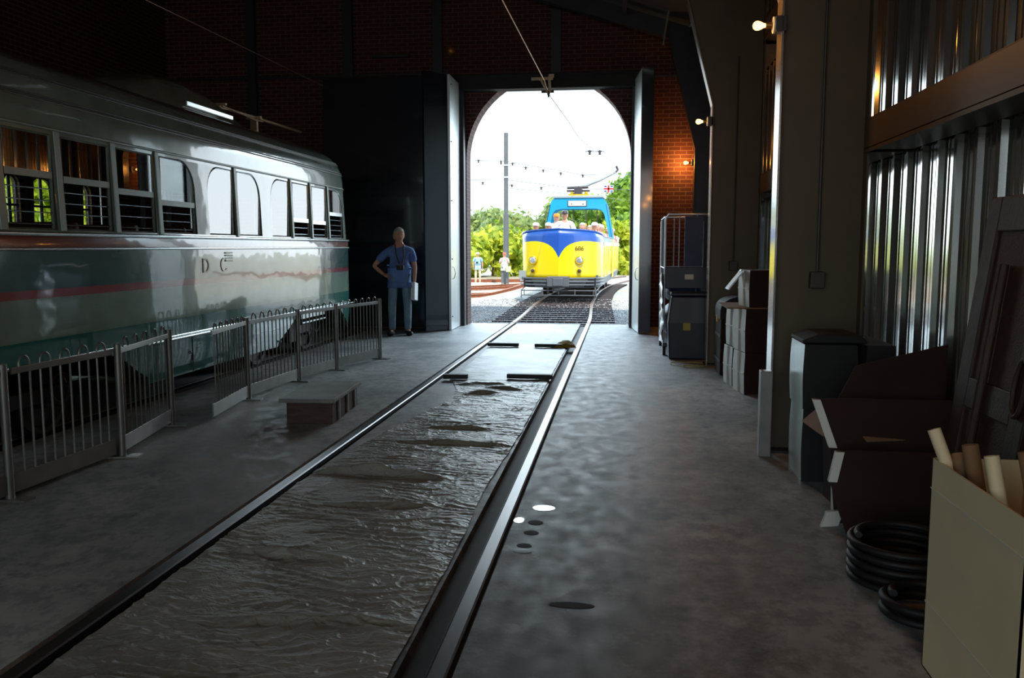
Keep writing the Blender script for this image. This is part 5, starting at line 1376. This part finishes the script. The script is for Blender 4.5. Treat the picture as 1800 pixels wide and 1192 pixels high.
# ballast bed of loose stones
def stones(name, n, x0, x1, y0, y1, smin, smax, label, skip=None, m='stone'):
    g = G(); ic = [(0, 0, 1), (.9, 0, .2), (0, .9, .1), (-.9, 0, .15), (0, -.9, .2), (.1, .1, -.8)]
    fc = [(0, 1, 2), (0, 2, 3), (0, 3, 4), (0, 4, 1), (5, 2, 1), (5, 3, 2), (5, 4, 3), (5, 1, 4)]
    for k in range(n):
        y_ = y0 + (y1 - y0) * random.random() ** 1.25; x_ = random.uniform(x0, x1)
        if abs(x_ + 1.45) < 1.3 and abs(((y_ - 17.12) / .56 + .5) % 1 - .5) < .235 and random.random() > .08: continue
        s = random.uniform(smin, smax) * (.8 + .03 * (y_ - 17)); R = Matrix.Rotation(random.random() * 6.28, 3, 'Z') @ Matrix.Rotation(random.random() * 3, 3, 'X')
        g.add([R @ Vector((v[0] * s * random.uniform(.7, 1.2), v[1] * s * random.uniform(.7, 1.2), v[2] * s * .8)) + Vector((x_, y_, gz(x_, y_) - .03 + s * .3)) for v in ic], fc)
    o = stuff(g.obj(name, m, fix=False)); tag(o, label, 'gravel'); return o
bed = []
vs = []; fs = []
for j in range(31):
    y_ = 16.86 + 22 * j / 30
    for i in range(21):
        x_ = -7.5 + 12 * i / 20; vs.append((x_, y_, gz(x_, y_) - .055 + .012 * noise.noise(Vector((x_ * 4, y_ * 4, 1)))))
for j in range(30):
    for i in range(20):
        a = j * 21 + i; fs.append((a, a + 1, a + 22, a + 21))
struct(G().add(vs, fs).obj('trim_10', 'ballast', smooth=60, fix=False))
stones('ballast_stones', 12000, -4.2, 1.6, 16.9, 25.5, .018, .036, 'loose grey ballast stones around the track just outside the doorway')
# timber sleepers
tk = None
def cx(y_):
    """centre of the outdoor track"""
    c = -1.38 - .14 * smooth01((y_ - 17) / 7)
    if y_ > 26: c += .0035 * (y_ - 26) ** 2.2
    return c
for k in range(34):
    y_ = 17.12 + .56 * k
    if tk is None: tk = G().box(-1.28, 1.28, -.115, .115, -.15, 0).obj('sleeper', 'tie', bevel=.01); o = tk
    else: o = tk.copy(); COL.objects.link(o)
    o.location = (cx(y_), y_, -.012); o.rotation_euler = (0, 0, random.uniform(-.012, .012))
    tag(o, 'weathered dark timber sleeper under the yard track between doorway and tram', 'sleeper', 'sleepers of the track outside the doorway')
def yard_rail(pts, m, label, w=.036):
    pts = [Vector(p) for p in pts]; g = G(); vs = []; fs = []
    sec = [(-w, .13), (-w * .9, .14), (w * .9, .14), (w, .13), (w, .105), (.008, .095), (.008, .02), (.065, .0), (-.065, .0), (-.008, .02), (-.008, .095), (-w, .105)]
    for i, p in enumerate(pts):
        d = (pts[min(i + 1, len(pts) - 1)] - pts[max(i - 1, 0)]); d.z = 0; d.normalize(); n = Vector((d.y, -d.x, 0))
        for (a, b) in sec: vs.append(p + n * a + Vector((0, 0, b)))
    k = len(sec)
    for i in range(len(pts) - 1):
        for j in range(k): fs.append((i * k + j, i * k + (j + 1) % k, (i + 1) * k + (j + 1) % k, (i + 1) * k + j))
    fs += [tuple(range(k)), tuple(range((len(pts) - 1) * k, len(pts) * k))]
    o = g.add(vs, fs).obj('yard_rail', m, smooth=35); tag(o, label, 'rail'); return o
for s_, nm in ((-1, 'left'), (1, 'right')):
    yard_rail([(cx(17.0 + k) + s_ * .752, 17.0 + k, -.125) for k in range(30)], 'yard_steel', '%s rail of the track leading from the doorway to the tram' % nm)
# two rusty tracks swinging left
def curve_track(P, lab):
    pts = []
    for k in range(41):
        t_ = k / 40; p = [(1 - t_) ** 2 * P[0][i] + 2 * t_ * (1 - t_) * P[1][i] + t_ * t_ * P[2][i] for i in (0, 1)]; pts.append(Vector((p[0], p[1], 0)))
    for s_, nm in ((-1, 'outer'), (1, 'inner')):
        out = []
        for i, p in enumerate(pts):
            d = (pts[min(i + 1, 40)] - pts[max(i - 1, 0)]).normalized(); q_ = p + Vector((d.y, -d.x, 0)) * .75 * s_
            out.append((q_.x, q_.y, gz(q_.x, q_.y) - .04))
        yard_rail(out, 'rust_rail', '%s rail of %s' % (nm, lab))
curve_track([(-13.0, 24.0), (-4.5, 33.0), (-2.2, 44.0)], 'the nearer rusty track curving left in the yard')
curve_track([(-16.0, 36.0), (-6.5, 40.0), (-2.0, 52.0)], 'the middle rusty track curving left in the yard')
curve_track([(-22.0, 50.0), (-9.0, 51.0), (1.0, 54.0)], 'the farthest rusty track across the yard')
curve_track([(14.0, 48.0), (6.0, 46.0), (1.2, 38.0)], 'the rusty track swinging right behind the tram')

# tall pole and wires
pl = thing('trolley_line_pole', (-6.35, 47.3, -.57), 'tall grey overhead line pole standing in the yard left of the tram', 'pole')
G().tube([(0, 0, 0), (0, 0, 3.9), (0, 0, 3.92), (0, 0, 8.3)], [.16, .155, .125, .12], 16).obj('shaft', 'pole_metal', pl, smooth=40)
for z in (5.9, 6.55): G().lathe((0, 0, z), [(.15, -.05), (.165, -.04), (.165, .04), (.15, .05)], 16).obj('clamp_ring', 'tube_white', pl, smooth=40)
G().lathe((0, 0, 6.7), [(.02, -.1), (.05, -.06), (.05, .1), (.02, .12)], 8).obj('insulator', 'insulator', pl).location = (-.28, 0, 0)
def thin(pts, label, r=.014): wire(pts, r, label, 'span_wire', 'pole_metal')
thin([(-1.405, 16.85, 4.42), (-1.36, 22, 4.66), (-1.33, 27, 4.86), (-.9, 30.5, 4.82), (-.30, 34.2, 4.80), (3.5, 46, 5.2)], 'overhead wire leaving the doorway toward the tram pole', .008)
SP1 = [(-6.35, 47.3, 6.2), (-2, 46.6, 5.35), (8, 45, 5.4)]
thin([(-14, 48.5, 6.6)] + SP1, 'upper span wire from the grey pole across the yard', .012)
thin([(-14, 47, 5.2), (-6.35, 47.3, 5.2), (-2.5, 47.5, 4.7), (8, 48, 4.4)], 'lower span wire from the grey pole across the yard', .012)
thin([(-6.35, 47.3, 4.75), (-1, 50, 4.35), (1.0, 58, 4.5)], 'lowest span wire from the grey pole to the trees right of the tram', .012)
hang = [(842, 285, 'leftmost'), (897, 291, 'second from the left'), (920, 298, 'third from the left'), (950, 303, 'fourth from the left'), (980, 308, 'fifth from the left'), (1020, 312, 'sixth from the left')]
HP = [((-7.75, 46.5, 6.15), 'left of the grey pole'), ((-5.9, 46.6, 5.98), 'just right of the grey pole'), ((-5.2, 46.8, 5.78), 'second right of the grey pole'), ((-4.25, 46.8, 5.62), 'third right of the grey pole'), ((-3.3, 46.8, 5.46), 'midway between pole and tram trolley'), ((-2.1, 46.7, 5.32), 'above the trolley base of the tram'),
      ((-1.12, 30.0, 4.76), 'high above the tram, left of a pair'), ((-.80, 31, 4.86), 'high above the tram, right of a pair'), ((-7.6, 47.0, 5.0), 'low and left of the grey pole'), ((-6.0, 47.1, 4.86), 'low beside the grey pole'), ((-4.4, 47.3, 4.72), 'low between pole and tram roof')]
for (p, nm) in HP:
    t = thing('wire_insulator', p, 'small dark wire insulator against the sky, %s' % nm, 'insulator', 'insulators on the overhead wires')
    G().lathe((0, 0, 0), [(.02, -.09), (.06, -.06), (.03, -.02), (.07, .02), (.02, .08)], 10).obj('bell', 'insulator', t, smooth=40)
    G().tube([(-.16, 0, .02), (0, 0, .06), (.16, 0, .02)], .014, 6).obj('arm', 'insulator', t)

# white board fence far off
t = thing('white_fence', (-5.9, 60, -.5), 'low white board fence far behind the yard beside the tram', 'fence')
for k in range(7): G().box(k * .9, k * .9 + .1, 0, .1, 0, 1.1).obj('post', 'white_cloth', t)
for z in (.45, .85): G().box(0, 6.0, -.03, 0, z, z + .2).obj('rail_board', 'white_cloth', t)

# trees
def tree(loc, w, h, m, label, group, trunk=.3, n=900, leaf=.32, seed=0, base=.25):
    t = thing('tree', loc, label, 'tree', group)
    rnd = random.Random(seed); g = G()
    blobs = []
    for k in range(16):
        a = rnd.random() * 6.28; f = rnd.random(); z = h * (base + (1 - base) * rnd.random() ** .9)
        rr = w * (.5 if z < h * .75 else .32) * sqrt(rnd.random())
        blobs.append((Vector((rr * cos(a), rr * sin(a), z - h * .06)), w * rnd.uniform(.16, .27)))
    for k in range(n):
        c, r = blobs[k % len(blobs)]
        d = Vector((rnd.gauss(0, 1), rnd.gauss(0, 1), rnd.gauss(0, 1))).normalized(); p = c + d * r * (.6 + .45 * rnd.random())
        if p.z < 0.05: p.z = .05
        s = leaf * rnd.uniform(.6, 1.2)
        nrm = (d + Vector((rnd.gauss(0, .5), rnd.gauss(0, .5), rnd.gauss(0, .5)))).normalized(); u = nrm.orthogonal().normalized(); v = nrm.cross(u)
        aa = rnd.random() * 6.28; u, v = u * cos(aa) + v * sin(aa), v * cos(aa) - u * sin(aa)
        g.add([p - u * s, p - v * s * .45 + nrm * s * .1, p + u * s, p + v * s * .45 + nrm * s * .1], [(0, 1, 2, 3)])
    for c, r in blobs: g.ball(c, r * .72, r * .72, r * .66, 10, 7, disp=.3, seed=seed)
    stuff_ = g.obj('crown', m, t, fix=False)
    pts = [(0, 0, 0), (.05, 0, h * .3), (.0, .05, h * .7)]
    G().tube(pts, [trunk, trunk * .75, trunk * .3], 10).obj('trunk', 'bark', t, smooth=60)
    return t
LB = 'bright yellow green bushes beyond the yard'
k = 0
for (x_, y_, w, h, m, nm) in [(-15.2, 62, 5.5, 2.9, 'leaf_yellow', 'leftmost'), (-12.0, 60, 5.0, 2.6, 'leaf_yellow', 'second from the left'), (-9.3, 62, 5.0, 3.0, 'leaf_yellow', 'left of the grey pole'), (-6.6, 64, 4.5, 2.8, 'leaf_yellow', 'right of the grey pole'), (-3.9, 62, 5, 2.6, 'leaf_green', 'hidden low behind the tram bow')]:
    k += 1; tree((x_, y_, -.6), w, h, m, 'bright bush beyond the yard, %s' % nm, LB, .12, 1500, .26, k, .12)
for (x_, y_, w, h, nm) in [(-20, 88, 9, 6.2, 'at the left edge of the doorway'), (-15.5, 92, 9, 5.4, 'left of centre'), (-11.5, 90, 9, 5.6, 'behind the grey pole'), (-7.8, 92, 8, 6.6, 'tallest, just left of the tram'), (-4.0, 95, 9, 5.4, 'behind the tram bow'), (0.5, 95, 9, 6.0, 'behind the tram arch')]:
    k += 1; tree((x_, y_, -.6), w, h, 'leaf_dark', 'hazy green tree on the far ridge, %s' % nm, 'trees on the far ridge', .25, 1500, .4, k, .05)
for (x_, y_, w, h, m, nm) in [(1.2, 58, 5.6, 7.2, 'leaf_green', 'tallest, right of the tram arch'), (-2.2, 62, 5.0, 5.3, 'leaf_green', 'seen through the tram arch'), (1.0, 67, 5.2, 8.0, 'leaf_green', 'at the right edge of the doorway'), (0.1, 50.5, 3.2, 3.4, 'leaf_yellow', 'lower bright one at the rear of the tram')]:
    k += 1; tree((x_, y_, -.3), w, h, m, 'leafy green tree beyond the tram, %s' % nm, 'trees right of the tram', .2, 2600, .24, k, .06)
for (x_, y_, w, h, nm) in [(-15.5, 21, 4, 4.6, 'nearer'), (-19, 26, 5, 5.0, 'farther'), (-13.6, 17.6, 3, 4.2, 'closest')]:
    k += 1; tree((x_, y_, -.2), w, h, 'leaf_yellow', 'yellow green tree outside the left wall windows, %s' % nm, 'trees outside the left wall', .2, 1300, .22, k, .05)
